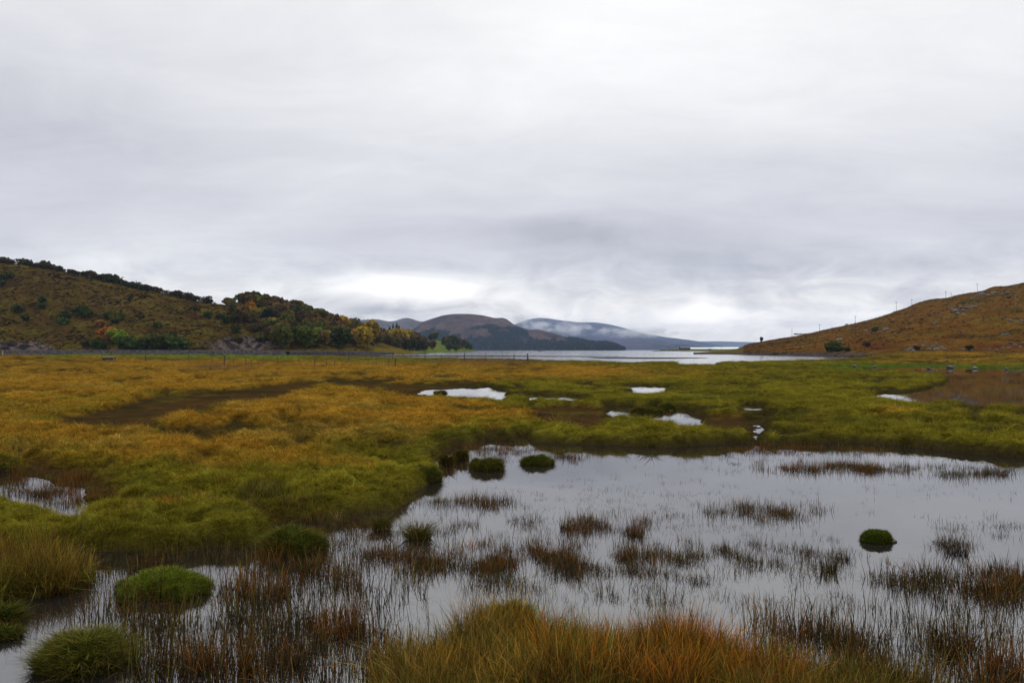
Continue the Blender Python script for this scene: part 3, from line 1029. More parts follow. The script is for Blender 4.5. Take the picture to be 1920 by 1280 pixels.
def scatter_turf():
    N = 420000
    t = (RNG.random(N) * 2 - 1) * 0.84
    Y = np.exp(math.log(8.5) + RNG.random(N) ** 1.05 * (math.log(250) - math.log(8.5)))
    X = Y * t
    h, sdw, sdi, sdm, gx, gy, cr, cu = look(X, Y, 'h', 'sdw', 'sdi', 'sdm', 'gx', 'gy', 'crease', 'cushion')
    clump = fbm(X / 0.5, Y / 0.5, 2, 881)              # tussocks with thin places between them
    keep = (h > 0.05) & (sdi > 0) & ((clump > -0.22) | (RNG.random(N) < 0.35))
    keep &= ~((sdm < 0.1) & (RNG.random(N) > 0.8))
    keep &= ~((cr > 0.5) & (RNG.random(N) > 0.2))
    keep &= ~((sdw < 0.30) & (Y > 18) & (RNG.random(N) > 0.35))
    X, Y, h, sdw, sdm, gx, gy, clump, cr, cu = [q[keep] for q in (X, Y, h, sdw, sdm, gx, gy, clump, cr, cu)]
    n = len(X)
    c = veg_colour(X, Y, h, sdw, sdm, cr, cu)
    orange = np.clip((c[:, 0] / (c[:, 1] + 1e-3) - 1.0), 0, 1)
    c = c * lnoise(n, 0.20) * (1 + 0.25 * fbm(X / 0.8, Y / 0.8, 2, 889))[:, None]
    big = np.clip(1 + 0.9 * clump, 0.55, 1.7)
    sxy = 0.46 * (Y / 10.0) ** 0.78 * (0.6 + 0.7 * RNG.random(n)) * big
    sz = 0.36 * (Y / 10.0) ** 0.06 * (0.5 + 0.8 * RNG.random(n)) * (1 + 1.0 * orange) * big * (1 - 0.35 * sstep(sdw, 0.7, 0.0))
    sz = np.where(sdm < 0.1, sz * 0.55, sz)
    # tufts lean with the slope and a little with the wind
    lean = 0.9
    rx = np.clip(gy * lean, -1.0, 1.0) + RNG.normal(0, 0.15, n)
    ry = np.clip(-gx * lean, -0.8, 0.8) + RNG.normal(0, 0.15, n) + 0.12
    rot = np.stack([rx, ry, RNG.choice([0.0, 3.14159], n)], -1)
    P = np.stack([X, Y, h - 0.012 * (Y / 10) ** 0.4], -1)
    tip = np.clip(c * np.array([1.80, 1.70, 1.5]), 0, 1)  # light tips over darkened roots paint light and shade into the turf
    scatter('marsh_turf', P, TUFTS, M_BLADE, 'short green and orange grass tufts carpeting the marsh', np.stack([sxy, sxy * (0.8 + 0.4 * RNG.random(n)), sz], -1), rot, c * 0.75, tip)


scatter_turf()


def sample_patch(u, v, ru, rv, n, power=1.0):
    """points of an elliptical patch on the water, clumped by noise"""
    X, Y = [], []
    for _ in range(12):
        uu = u + ru * 0.62 * RNG.normal(0, 1, n * 3); vv = v + rv * 0.62 * RNG.normal(0, 1, n * 3)
        ok = (vv > 670) & (np.abs(uu - u) < ru * 1.5) & (np.abs(vv - v) < rv * 1.5)
        x, y = ground(uu[ok], vv[ok], 0.0)
        m = fbm(x / 0.45, y / 0.7, 3, 1201) + 0.22 * RNG.normal(0, 1, len(x)) > 0.12
        X.append(x[m]); Y.append(y[m])
        if sum(map(len, X)) >= n:
            break
    X = np.concatenate(X)[:n]; Y = np.concatenate(Y)[:n]
    return X, Y


C_RUSH = (0.036, 0.029, 0.015)
C_RUSHB = (0.075, 0.042, 0.016)
C_RUSHG = (0.070, 0.072, 0.016)
C_STRAW = (0.230, 0.150, 0.040)
C_FOX = (0.380, 0.135, 0.016)

RUSH_PATCHES = [
    # u, v, ru, rv, count, height scale, brown share
    (470, 1180, 230, 105, 620, 1.0, 0.2), (560, 1090, 180, 60, 420, 0.85, 0.4), (640, 1230, 130, 80, 240, 1.0, 0.45), (330, 1130, 130, 60, 160, 0.95, 0.25),
    (240, 1060, 130, 22, 110, 0.8, 0.2), (360, 1240, 160, 60, 200, 1.05, 0.3), (150, 1180, 170, 40, 50, 0.5, 0.2), (60, 1160, 120, 60, 40, 0.4, 0.1),
    (720, 1045, 110, 26, 210, 0.7, 0.45), (890, 1055, 170, 22, 430, 0.6, 0.5), (1080, 1040, 230, 26, 620, 0.50, 0.4), (1000, 1085, 260, 26, 420, 0.42, 0.25),
    (1250, 1050, 230, 30, 520, 0.42, 0.3), (1430, 1040, 130, 26, 280, 0.40, 0.15), (1150, 1110, 240, 30, 300, 0.40, 0.1), (1400, 1090, 260, 40, 300, 0.32, 0.05),
    (760, 990, 120, 26, 130, 0.5, 0.3), (660, 1000, 80, 30, 110, 0.6, 0.4), (885, 943, 75, 10, 210, 0.62, 0.5), (820, 945, 60, 14, 40, 0.3, 0.1),
    (1110, 985, 95, 16, 230, 0.55, 0.6), (1010, 982, 60, 14, 90, 0.35, 0.2), (1195, 998, 14, 8, 40, 0.62, 0.6), (1250, 960, 260, 60, 900, 0.22, 0.1),
    (1410, 960, 100, 14, 330, 0.55, 0.35), (1480, 965, 60, 14, 60, 0.3, 0.1), (1130, 930, 200, 30, 160, 0.2, 0.05), (1560, 1058, 26, 16, 70, 0.5, 0.2),
    (1790, 1025, 34, 14, 90, 0.5, 0.2), (1840, 990, 80, 22, 110, 0.34, 0.1), (1650, 1085, 60, 18, 50, 0.35, 0.1), (1740, 1085, 70, 22, 150, 0.72, 0.3),
    (1860, 1100, 80, 34, 260, 0.75, 0.3), (1905, 1090, 34, 26, 90, 0.8, 0.5), (1800, 1120, 100, 24, 100, 0.7, 0.15),
    (1590, 877, 120, 7, 420, 0.7, 0.85), (1820, 886, 80, 9, 260, 0.6, 0.3), (1700, 882, 120, 8, 160, 0.35, 0.3), (1450, 868, 130, 14, 200, 0.32, 0.35), (1480, 843, 160, 8, 420, 0.5, 0.9),
    (1620, 848, 60, 6, 120, 0.4, 0.5), (1340, 855, 80, 12, 90, 0.3, 0.2), (1700, 925, 240, 20, 60, 0.25, 0.1),
    (1060, 858, 50, 7, 130, 0.55, 0.4), (960, 850, 90, 12, 260, 0.42, 0.5), (910, 842, 70, 8, 200, 0.5, 0.8), (860, 880, 40, 16, 90, 0.4, 0.5), (990, 838, 60, 6, 120, 0.4, 0.3),
    (1500, 1180, 160, 30, 170, 0.85, 0.4), (1640, 1215, 150, 45, 190, 0.85, 0.25), (1760, 1240, 130, 50, 130, 0.85, 0.2), (1870, 1200, 80, 60, 110, 0.8, 0.3), (1810, 1160, 120, 30, 50, 0.6, 0.1),
    (1480, 1120, 140, 30, 50, 0.35, 0.1), (1640, 1140, 80, 40, 22, 0.6, 0.1), (1880, 1270, 60, 40, 110, 0.9, 0.5), (1590, 1260, 160, 40, 200, 0.9, 0.3),
    (90, 915, 90, 22, 300, 0.75, 0.9), (20, 880, 40, 12, 80, 0.7, 0.7), (150, 945, 60, 10, 90, 0.6, 0.7), (1230, 775, 70, 6, 130, 0.6, 0.4), (1160, 770, 24, 4, 40, 0.6, 0.3),
    (590, 975, 60, 10, 90, 0.6, 0.4), (500, 972, 50, 10, 60, 0.6, 0.5), (640, 990, 60, 14, 70, 0.55, 0.3), (430, 1042, 60, 10, 50, 0.5, 0.1),
]


def scatter_rushes():
    Ps, Ss, Cs, Ts = [], [], [], []
    for (u, v, ru, rv, n, hs, br) in RUSH_PATCHES:
        X, Y = sample_patch(u, v, ru, rv, int(n * (0.42 if v > 1085 else 0.55)))
        k = len(X)
        b = RNG.random(k) < br * 0.55 * (0.7 + 0.8 * (fbm(X / 0.7, Y / 0.9, 2, 1301) + 0.3))
        g = (RNG.random(k) < 0.22) & ~b
        c = np.where(b[:, None], C_RUSHB, np.where(g[:, None], C_RUSHG, C_RUSH)) * lnoise(k, 0.25)
        tp = np.where(b[:, None], np.array(C_FOX) * 0.42, np.where(g[:, None], np.array(C_STRAW) * 0.6, np.array(C_RUSH) * 1.6)) * lnoise(k, 0.3)
        sz = hs * (0.6 + 0.75 * RNG.random(k))
        sx = np.clip(0.45 + 0.6 * hs, 0.4, 1.1) * (0.8 + 0.5 * RNG.random(k))
        Ps.append(np.stack([X, Y, np.full(k, -0.02)], -1)); Ss.append(np.stack([sx, sx, sz], -1)); Cs.append(c); Ts.append(tp)
    P, Sc, C, T = map(np.concatenate, (Ps, Ss, Cs, Ts))
    n = len(P)
    h = look(P[:, 0], P[:, 1], 'h')
    P[:, 2] = np.maximum(P[:, 2], h - 0.02)
    rot = np.stack([RNG.normal(0, 0.06, n), RNG.normal(0, 0.06, n), RNG.random(n) * 6.28], -1)
    scatter('rushes', P, RUSH, M_BLADE, 'thin dark rushes standing in the shallow water', Sc, rot, C, T)
    # denser brown knots inside the same beds
    Ps, Ss, Cs, Ts = [], [], [], []
    for (u, v, ru, rv, n, hs, br) in RUSH_PATCHES:
        k = int((n * 0.012 + n * 0.07 * br) * (0.5 if v > 1085 and u < 1600 else 1))
        if k < 1:
            continue
        X, Y = sample_patch(u, v, ru * 0.85, rv * 0.85, k)
        k = len(X)
        c = np.array(C_RUSHB) * lnoise(k, 0.25) * (1 if br > 0.3 else 0.6)
        tp = (np.array(C_FOX) * 0.38) * lnoise(k, 0.35) * (1 if br > 0.3 else 0.35)
        sz = hs * (0.6 + 0.6 * RNG.random(k)); sx = (0.35 + 0.75 * hs) * (0.7 + 0.6 * RNG.random(k))
        Ps.append(np.stack([X, Y, np.full(k, -0.03)], -1)); Ss.append(np.stack([sx, sx, sz], -1)); Cs.append(c); Ts.append(tp)
    P, Sc, C, T = map(np.concatenate, (Ps, Ss, Cs, Ts))
    n = len(P)
    h = look(P[:, 0], P[:, 1], 'h')
    P[:, 2] = np.maximum(P[:, 2], h - 0.02)
    rot = np.stack([RNG.normal(0, 0.08, n), RNG.normal(0, 0.08, n), RNG.random(n) * 6.28], -1)
    scatter('brown_rushes', P, RUSHD, M_BLADE, 'dense brown knots of rush among the thin dark rushes', Sc, rot, C, T)


scatter_rushes()


def scatter_tall():
    Ps, Ss, Cs, Ts = [], [], [], []
    # u, v, ru, rv, n, hscale, tip colour, root colour
    G1, G2 = (0.10, 0.085, 0.015), (0.075, 0.045, 0.014)
    beds = [
        (1210, 1300, 190, 58, 420, 0.95, C_FOX, (0.16, 0.095, 0.016)), (1290, 1262, 110, 14, 120, 0.95, (0.44, 0.15, 0.016), (0.20, 0.10, 0.016)), (1130, 1255, 110, 18, 110, 0.9, C_FOX, (0.14, 0.09, 0.016)),
        (940, 1290, 210, 80, 420, 0.85, (0.33, 0.18, 0.025), G1), (950, 1220, 90, 20, 90, 0.95, (0.30, 0.16, 0.025), G1), (830, 1290, 110, 60, 170, 0.8, (0.20, 0.12, 0.03), G2),
        (1060, 1245, 60, 20, 60, 0.7, (0.16, 0.12, 0.02), G1), (1440, 1310, 110, 50, 210, 0.85, (0.32, 0.13, 0.02), (0.09, 0.085, 0.016)), (1560, 1330, 110, 40, 120, 0.8, (0.16, 0.12, 0.02), G2),
        (1200, 1400, 420, 80, 420, 0.8, (0.17, 0.10, 0.02), G2), (780, 1400, 120, 60, 90, 0.8, (0.14, 0.10, 0.025), G2),
        (60, 1082, 90, 26, 260, 0.85, (0.21, 0.12, 0.02), (0.085, 0.08, 0.014)), (-40, 1090, 110, 34, 190, 0.9, (0.21, 0.12, 0.02), G1), (50, 1058, 50, 12, 60, 0.95, (0.25, 0.14, 0.02), G1),
        (335, 962, 44, 10, 70, 0.62, (0.40, 0.17, 0.02), (0.20, 0.12, 0.016)), (260, 955, 50, 8, 30, 0.5, (0.25, 0.14, 0.03), (0.13, 0.09, 0.016)), (430, 965, 60, 8, 36, 0.45, (0.16, 0.07, 0.02), C_RUSHB),
        (495, 945, 40, 12, 60, 0.65, (0.12, 0.09, 0.02), (0.06, 0.065, 0.012)), (560, 962, 40, 6, 22, 0.4, (0.12, 0.07, 0.02), C_RUSHB), (425, 925, 12, 6, 8, 0.6, (0.26, 0.12, 0.02), G1),
        (230, 990, 60, 10, 20, 0.3, (0.24, 0.13, 0.02), G1), (640, 968, 30, 5, 14, 0.45, (0.11, 0.065, 0.02), C_RUSHB), (1640, 1300, 110, 40, 90, 0.75, (0.15, 0.09, 0.02), G2),
    ]
    for (u, v, ru, rv, n, hs, tipc, rootc) in beds:
        n = int(n * 0.72)
        a = RNG.random(n) * 2 * math.pi; r = np.sqrt(RNG.random(n))
        uu, vv = u + ru * r * np.cos(a), v + rv * r * np.sin(a)
        X, Y = ground(uu, vv, 0.05)
        X = X + RNG.normal(0, 0.05, n); Y = Y + RNG.normal(0, 0.05, n)
        g = (fbm(X / 0.4, Y / 0.4, 2, 1411) > 0.15)[:, None]
        tp = np.where(g & (RNG.random((n, 1)) < 0.6), np.array((0.15, 0.145, 0.022)), np.array(tipc)) * lnoise(n, 0.3)
        pk = RNG.random((n, 1))
        tp = np.where(pk < 0.10, np.array((0.30, 0.22, 0.06)), np.where(pk < 0.20, np.array((0.11, 0.055, 0.02)), np.where(pk < 0.27, np.array((0.12, 0.14, 0.02)), tp))) * lnoise(n, 0.2)
        rt = np.array(rootc) * 0.45 * lnoise(n, 0.3)  # root colour darkened to paint in the shaded gaps between clumps
        sz = hs * (0.5 + 0.6 * RNG.random(n)) * (1 + 0.55 * fbm(X / 0.6, Y / 0.6, 2, 1401))
        sx = (0.75 + 0.35 * RNG.random(n)) * np.clip(hs + 0.15, 0.5, 1)
        Ps.append(np.stack([X, Y, np.zeros(n)], -1)); Ss.append(np.stack([sx, sx, sz], -1)); Cs.append(rt); Ts.append(tp)
    P, Sc, C, T = map(np.concatenate, (Ps, Ss, Cs, Ts))
    n = len(P)
    h = look(P[:, 0], P[:, 1], 'h')
    P[:, 2] = np.maximum(-0.03, h - 0.02)
    rot = np.stack([RNG.normal(0, 0.07, n), RNG.normal(0, 0.07, n), RNG.random(n) * 6.28], -1)
    pick = RNG.random(n) < 0.84
    scatter('tall_grass', P[pick], TALL, M_BLADE, 'tall orange tipped grass growing at the near edge of the pool', Sc[pick], rot[pick], C[pick], T[pick])
    q = ~pick
    scatter('sedge', P[q], SEDGE, M_BLADE, 'arching green and straw coloured sedge among the tall grass', Sc[q] * np.array([1.2, 1.2, 1.0]), rot[q], C[q] * 1.25, T[q] * np.array([0.8, 1.15, 1.1]))


scatter_tall()


# ------------------------------------------------------------------ mossy tussocks standing in the water
def tussock(name, u, v, wpx, h, label, cat, top, tipc, nb, bh, bend=1.1, depth=0.75, group=None, lump=0.14, z0=-0.06, bw=0.006, seed=1, flat=0.6):
    X, Y = ground(u, v, 0.0)
    X, Y = float(X), float(Y)
    R = wpx / 2 * Y / F_PX
    root = empty(name, (X, Y + R * depth * 0.8, 0.0))
    tag(root, label, cat, group)
    rows, cols = 16, 40
    ph = np.linspace(0, 1, rows); th = np.linspace(0, 2 * math.pi, cols, endpoint=False)
    PH, TH = np.meshgrid(ph, th, indexing='ij')

    def surf(PH, TH):
        lob = 1 + 1.5 * lump * noise2(np.cos(TH) * 1.3 + seed, np.sin(TH) * 1.3 - seed, seed) + 0.12 * noise2(np.cos(TH) * 5 + seed, np.sin(TH) * 5, seed + 3)
        rr = np.sin(PH * math.pi / 2) ** 0.8 * lob
        x = R * rr * np.cos(TH); y = R * depth * rr * np.sin(TH)
        z = z0 + (h - z0) * (np.cos(PH * math.pi / 2) ** flat) * (1 + (0.30 if lump > 0.1 else 0.12) * noise2(x * 2.1 / R + seed, y * 2.1 / R, seed + 9))
        return x, y, z
    x, y, z = surf(PH, TH)
    co = np.stack([x, y, z], -1).reshape(-1, 3)
    f = []
    for i in range(rows - 1):
        for j in range(cols):
            f.append((i * cols + j, i * cols + (j + 1) % cols, (i + 1) * cols + (j + 1) % cols, (i + 1) * cols + j))
    cc = np.zeros((len(co), 3)) + np.array(top) * 0.5
    me = np_mesh('peat_mound', co, f, True, cc)
    link('peat_mound', me, [M_MARSH], root)

    def base(n, r):
        p = np.sqrt(r.random(n)) * 0.99; t = r.random(n) * 2 * math.pi
        bx, by, bz = surf(p, t)
        return bx, by, bz - 0.01, t
    r2 = np.random.default_rng(seed + 50)
    side = r2.random((nb, 1))
    cols_ = np.array(top) * np.exp(r2.normal(0, 0.18, (nb, 1)))
    tips_ = np.where(side < 0.72, np.array(tipc), np.array((0.14, 0.08, 0.02))) * np.exp(r2.normal(0, 0.2, (nb, 1)))
    gm = blades_mesh('grass', nb, 1.0, bh * 0.25, bh * 1.15, bw, 0.8, bend, 3, 0.06, seed, base, None, cols_, tips_)
    tag(link('grass', gm, [M_BLADE_REAL], root), kind='stuff')

    def rim(n, r):
        p = 0.86 + 0.13 * r.random(n); t = r.random(n) * 2 * math.pi
        bx, by, bz = surf(p, t)
        return bx, by, np.maximum(bz, 0.0), t
    nf = max(30, int(nb * 0.05))
    cf = np.array((0.06, 0.045, 0.015)) * np.exp(r2.normal(0, 0.35, (nf, 1)))
    tf = np.array((0.15, 0.105, 0.03)) * np.exp(r2.normal(0, 0.4, (nf, 1)))
    fm = blades_mesh('straw_fringe', nf, 1.0, bh * 0.6, bh * 1.7, bw * 0.9, 0.75, 0.8, 4, 0.45, seed + 7, rim, None, cf, tf)
    tag(link('straw_fringe', fm, [M_BLADE_REAL], root), kind='stuff')
    return root


MOSS, MOSST = (0.085, 0.115, 0.012), (0.15, 0.19, 0.02)
DMOSS, DMOSST = (0.045, 0.058, 0.010), (0.075, 0.085, 0.016)
tussock('grass_tussock', 288, 1124, 182, 0.17, 'flat bright green mossy tussock in the rushes at lower left', 'tussock', MOSS, MOSST, 5600, 0.055, 1.0, 0.8, lump=0.3, seed=3)
tussock('grass_tussock', 130, 1264, 150, 0.20, 'rounded shaggy green tussock standing in open water at the bottom left corner', 'tussock', (0.07, 0.085, 0.014), (0.14, 0.14, 0.022), 4800, 0.11, 1.3, 0.85, lump=0.3, seed=5)
tussock('grass_tussock', 540, 1040, 118, 0.24, 'dark mossy tussock at the right end of the green bank on the left', 'tussock', (0.06, 0.075, 0.012), (0.11, 0.12, 0.016), 4200, 0.09, 1.2, 0.75, seed=8)
tussock('grass_tussock', 915, 882, 64, 0.21, 'dark olive block shaped tussock, left of the pair below the far bank', 'tussock', DMOSS, (0.14, 0.115, 0.02), 2600, 0.09, 1.2, 0.9, lump=0.2, seed=11)
tussock('grass_tussock', 1009, 872, 58, 0.16, 'low green topped tussock, right of the pair below the far bank', 'tussock', DMOSS, (0.14, 0.15, 0.02), 2300, 0.08, 1.2, 0.9, lump=0.2, seed=14)
tussock('grass_tussock', 836, 874, 28, 0.22, 'small brown green tussock just off the tip of the left marsh', 'tussock', (0.05, 0.045, 0.01), (0.10, 0.08, 0.015), 1200, 0.10, 1.2, 0.8, seed=17)
tussock('grass_tussock', 863, 864, 30, 0.22, 'small dark tussock between the marsh tip and the block shaped tussock', 'tussock', (0.045, 0.04, 0.01), (0.09, 0.07, 0.015), 1200, 0.10, 1.2, 0.8, seed=20)
tussock('grass_tussock', 790, 905, 70, 0.27, 'olive tussock joined to the tip of the left marsh', 'tussock', (0.06, 0.068, 0.012), (0.10, 0.11, 0.016), 2800, 0.10, 1.2, 0.8, seed=23)
tussock('grass_tussock', 2, 1168, 44, 0.11, 'small dark tussock cut by the left edge below the tall grass', 'tussock', DMOSS, DMOSST, 1500, 0.10, 1.1, 0.8, seed=26)
tussock('grass_tussock', -2, 1200, 50, 0.07, 'low weedy tussock cut by the left edge nearest the corner', 'tussock', DMOSS, DMOSST, 900, 0.08, 1.1, 0.8, seed=29)
tussock('grass_tussock', 783, 1012, 36, 0.10, 'single spiky tuft in open water right of the marsh point', 'tussock', (0.05, 0.052, 0.012), (0.12, 0.10, 0.02), 500, 0.22, 0.7, 0.9, seed=32)
tussock('grass_tussock', 714, 994, 28, 0.10, 'small round dark tuft close to the marsh point', 'tussock', (0.04, 0.045, 0.01), (0.10, 0.085, 0.02), 420, 0.18, 0.7, 0.9, seed=35)
tussock('grass_tussock', 955, 1195, 90, 0.20, 'bright green moss hump among the foreground orange grass', 'tussock', MOSS, MOSST, 4200, 0.10, 1.0, 0.8, seed=38)
tussock('grass_tussock', 825, 738, 22, 0.16, 'small dark tussock in the white pool at the left middle', 'tussock', (0.05, 0.055, 0.012), (0.09, 0.09, 0.016), 700, 0.12, 1.1, 0.9, bw=0.015, seed=41)
tussock('grass_tussock', 1215, 775, 60, 0.20, 'olive tussock between the white patches of the central pool', 'tussock', (0.06, 0.065, 0.012), (0.10, 0.11, 0.016), 1600, 0.12, 1.1, 0.5, bw=0.012, seed=44)
tussock('grass_tussock', 1253, 768, 30, 0.24, 'small tussock right of the olive one in the central pool', 'tussock', (0.06, 0.065, 0.012), (0.10, 0.11, 0.016), 900, 0.12, 1.1, 0.6, bw=0.012, seed=47)
# the lone mossy stone: a rock with a moss cap
mo = tussock('mossy_stone', 1652, 1018, 60, 0.14, 'lone moss capped stone in the open water at right', 'stone', (0.045, 0.065, 0.008), (0.085, 0.11, 0.012), 2300, 0.03, 0.8, 0.8, lump=0.08, seed=51)


CLUMPS = [
    # u, v(base), width px, height m, tip, root, label
    (462, 1118, 44, 0.36, (0.20, 0.10, 0.02), (0.06, 0.035, 0.014), 'tall rust brown rush clump right of the bright green tussock'),
    (512, 1120, 52, 0.28, (0.12, 0.065, 0.03), (0.05, 0.03, 0.014), 'greyish brown rush clump just right of the tall rust one'),
    (365, 1262, 66, 0.34, (0.20, 0.085, 0.02), (0.07, 0.035, 0.014), 'stout orange brown rush clump near the bottom edge, right of the shaggy tussock'),
    (458, 1262, 26, 0.42, (0.17, 0.085, 0.02), (0.07, 0.035, 0.014), 'slim upright rush clump between the stout clump and the foreground grass'),
    (612, 1200, 54, 0.34, (0.19, 0.08, 0.02), (0.06, 0.032, 0.014), 'ragged orange brown rush clump left of the foreground grass'),
    (660, 1190, 46, 0.28, (0.13, 0.06, 0.03), (0.05, 0.03, 0.014), 'dull brown rush clump touching the foreground grass'),
    (548, 1250, 48, 0.30, (0.14, 0.07, 0.025), (0.05, 0.03, 0.014), 'brown rush clump low between the ragged and the slim clump'),
    (250, 1250, 16, 0.34, (0.13, 0.12, 0.02), (0.06, 0.055, 0.014), 'thin greenish rush tuft right of the shaggy tussock'),
    (1195, 1006, 26, 0.20, (0.12, 0.06, 0.02), (0.05, 0.03, 0.014), 'small isolated brown rush clump in the middle of the pool'),
    (1062, 992, 22, 0.22, (0.12, 0.07, 0.02), (0.05, 0.035, 0.014), 'small rush clump at the left end of a thin rush bed in mid pool'),
    (1558, 1072, 30, 0.26, (0.06, 0.05, 0.02), (0.03, 0.026, 0.014), 'dark leaning rush clump left below the mossy stone'),
    (1800, 1040, 40, 0.20, (0.05, 0.04, 0.02), (0.03, 0.024, 0.014), 'dark crescent shaped rush clump right of the mossy stone'),
    (1893, 1272, 60, 0.34, (0.12, 0.05, 0.02), (0.06, 0.03, 0.014), 'dense dark brown rush clump in the bottom right corner'),
]
for k, (u, v, wpx, hh, tp_, rt_, lab) in enumerate(CLUMPS):
    X, Y = ground(u, v, 0.0)
    X, Y = float(X), float(Y)
    R = wpx / 2 * Y / F_PX
    nb = int(60 + 900 * R)
    rr_ = np.random.default_rng(3000 + k)
    ct = np.array(rt_) * np.exp(rr_.normal(0, 0.3, (nb, 1)))
    tt = np.array(tp_) * np.exp(rr_.normal(0, 0.35, (nb, 1)))
    me = blades_mesh('rush_clump', nb, R * 0.95, hh * 0.25, hh * 1.2, 0.0055, 0.12, 0.24, 4, 0.35, 3000 + k, None, None, ct, tt)
    tag(link('rush_clump', me, [M_BLADE_REAL], None, (X, Y + R * 0.5, -0.03)), lab, 'rushes')


def boulder_mesh(seed, mat, flat=0.75, res=3):
    import bmesh
    bm = bmesh.new()
    bmesh.ops.create_icosphere(bm, subdivisions=res, radius=0.5)
    r = np.random.default_rng(seed)
    planes = [(Vector(r.normal(0, 1, 3)).normalized(), 0.28 + 0.17 * r.random()) for _ in range(9)]
    for v in bm.verts:
        p = v.co.copy()
        for n, d in planes:
            k = p.dot(n) - d
            if k > 0:
                p -= n * k * 0.85
        v.co = p
    for v in bm.verts:
        n = float(noise2(v.co.x * 6 + seed, v.co.y * 6 + v.co.z * 5, seed))
        v.co *= 1 + 0.10 * n
        v.co.z *= flat
    me = bpy.data.meshes.new('boulder')
    bm.to_mesh(me)
    bm.free()
    me.materials.append(mat)
    return me


mo_me = boulder_mesh(4, M_ROCKD, 0.5)
so = bpy.data.objects.new('stone', mo_me)
COL.objects.link(so); so.parent = mo; so.location = (0.16, -0.04, 0.01); so.scale = (0.20, 0.18, 0.09)

BOULDERS = [boulder_mesh(70 + k, M_ROCK, 0.6 + 0.05 * k) for k in range(6)]
DARKB = [boulder_mesh(90 + k, M_ROCKD, 0.6) for k in range(3)]


def right_hit(u, v):
    """first point of the right hill seen through a pixel"""
    s = np.linspace(0.0, 1.0, 900)
    X, Y, z = RIGHT.point(np.full(900, float(u)), s)
    uu, vv = to_px(X, Y, z)
    i = np.argmax(vv <= v) if (vv <= v).any() else int(np.argmin(vv))
    return float(X[i]), float(Y[i]), float(z[i])


def boulder(u, v, wpx, label, group, where='hill', dark=False, hs=1.0):
    if where == 'hill':
        X, Y, z = right_hit(u, v)
    else:
        z = where
        X, Y = ground(u, v, z); X, Y = float(X), float(Y)
    w = wpx * Y / F_PX
    lib = DARKB if dark else BOULDERS
    o = bpy.data.objects.new('boulder', lib[RNG.integers(0, len(lib))])
    COL.objects.link(o)
    o.location = (X, Y, z + w * 0.03 * hs)
    o.scale = (w, w * (0.7 + 0.5 * RNG.random()), w * (0.6 + 0.3 * RNG.random()) * hs)
    o.rotation_euler = (RNG.normal(0, 0.15), RNG.normal(0, 0.15), RNG.random() * 6.28)
    tag(o, label, 'rock', group)
    return o


def boulder_cluster(pts, label, group, where='hill'):
    for u, v, w in pts:
        boulder(u, v, w, label, group, where)


g = 'grey boulders on the right hill'
boulder_cluster([(1784, 580, 9), (1792, 584, 12), (1800, 577, 10), (1806, 583, 9), (1812, 579, 12), (1798, 588, 10), (1822, 577, 12), (1830, 576, 8), (1788, 575, 8), (1808, 589, 9)],
                'grey boulder in the big outcrop high on the right hill', 'boulders of the high outcrop')
boulder_cluster([(1832, 556, 10), (1842, 552, 12), (1852, 554, 9), (1864, 550, 10), (1822, 560, 9), (1880, 553, 8), (1890, 550, 9)],
                'dark grey boulder in the line of rocks just under the hilltop', 'boulders under the hilltop')
boulder_cluster([(1700, 657, 10), (1707, 654, 12), (1713, 658, 10), (1718, 650, 14), (1724, 655, 10), (1730, 648, 9)],
                'boulder in the left pile at the right hill foot', 'boulders of the left foot pile')
boulder_cluster([(1742, 655, 11), (1750, 650, 9), (1756, 656, 12), (1764, 652, 9), (1770, 656, 10), (1745, 645, 8), (1736, 643, 9), (1755, 644, 8)],
                'boulder in the middle pile at the right hill foot', 'boulders of the middle foot pile')
boulder_cluster([(1805, 656, 9), (1813, 653, 9), (1822, 657, 8)], 'small boulder in the trio right of the foot piles', 'trio of boulders')
boulder_cluster([(1845, 657, 8), (1856, 655, 9), (1868, 657, 10), (1880, 654, 9), (1892, 652, 9), (1902, 648, 9), (1912, 650, 10), (1918, 644, 9), (1895, 643, 8)],
                'boulder in the red bracken at the right edge', 'boulders in the red bracken')
boulder(1762, 592, 9, 'single grey boulder below and left of the big outcrop', None)
boulder(1757, 606, 10, 'grey boulder on its own halfway up the right hill', None)
boulder(1751, 609, 6, 'small stone touching the lone boulder halfway up the hill', None)
boulder(1882, 629, 11, 'pale boulder on the open slope near the right edge', None)
boulder(1889, 627, 7, 'little stone beside the pale boulder near the right edge', None)
boulder(1575, 637, 15, 'pale lichened boulder above the lone green shrub', None)
boulder(1570, 643, 8, 'smaller pale stone just above the green shrub', None)
boulder(1660, 618, 14, 'flat boulder with a dark ledge on the middle slope', None)
boulder(1651, 622, 7, 'small stone left of the flat ledge boulder', None)
boulder_cluster([(1622, 620, 8), (1634, 622, 7), (1610, 616, 7), (1645, 616, 7)], 'pale stone in the short row left of the ledge boulder', 'row of pale stones')
boulder(1700, 615, 6, 'tiny pale stone right of the ledge boulder', None)
boulder_cluster([(1895, 602, 8), (1905, 606, 7), (1915, 602, 8), (1880, 597, 7)], 'dull stone high up at the right edge of the picture', 'stones high at the right edge')
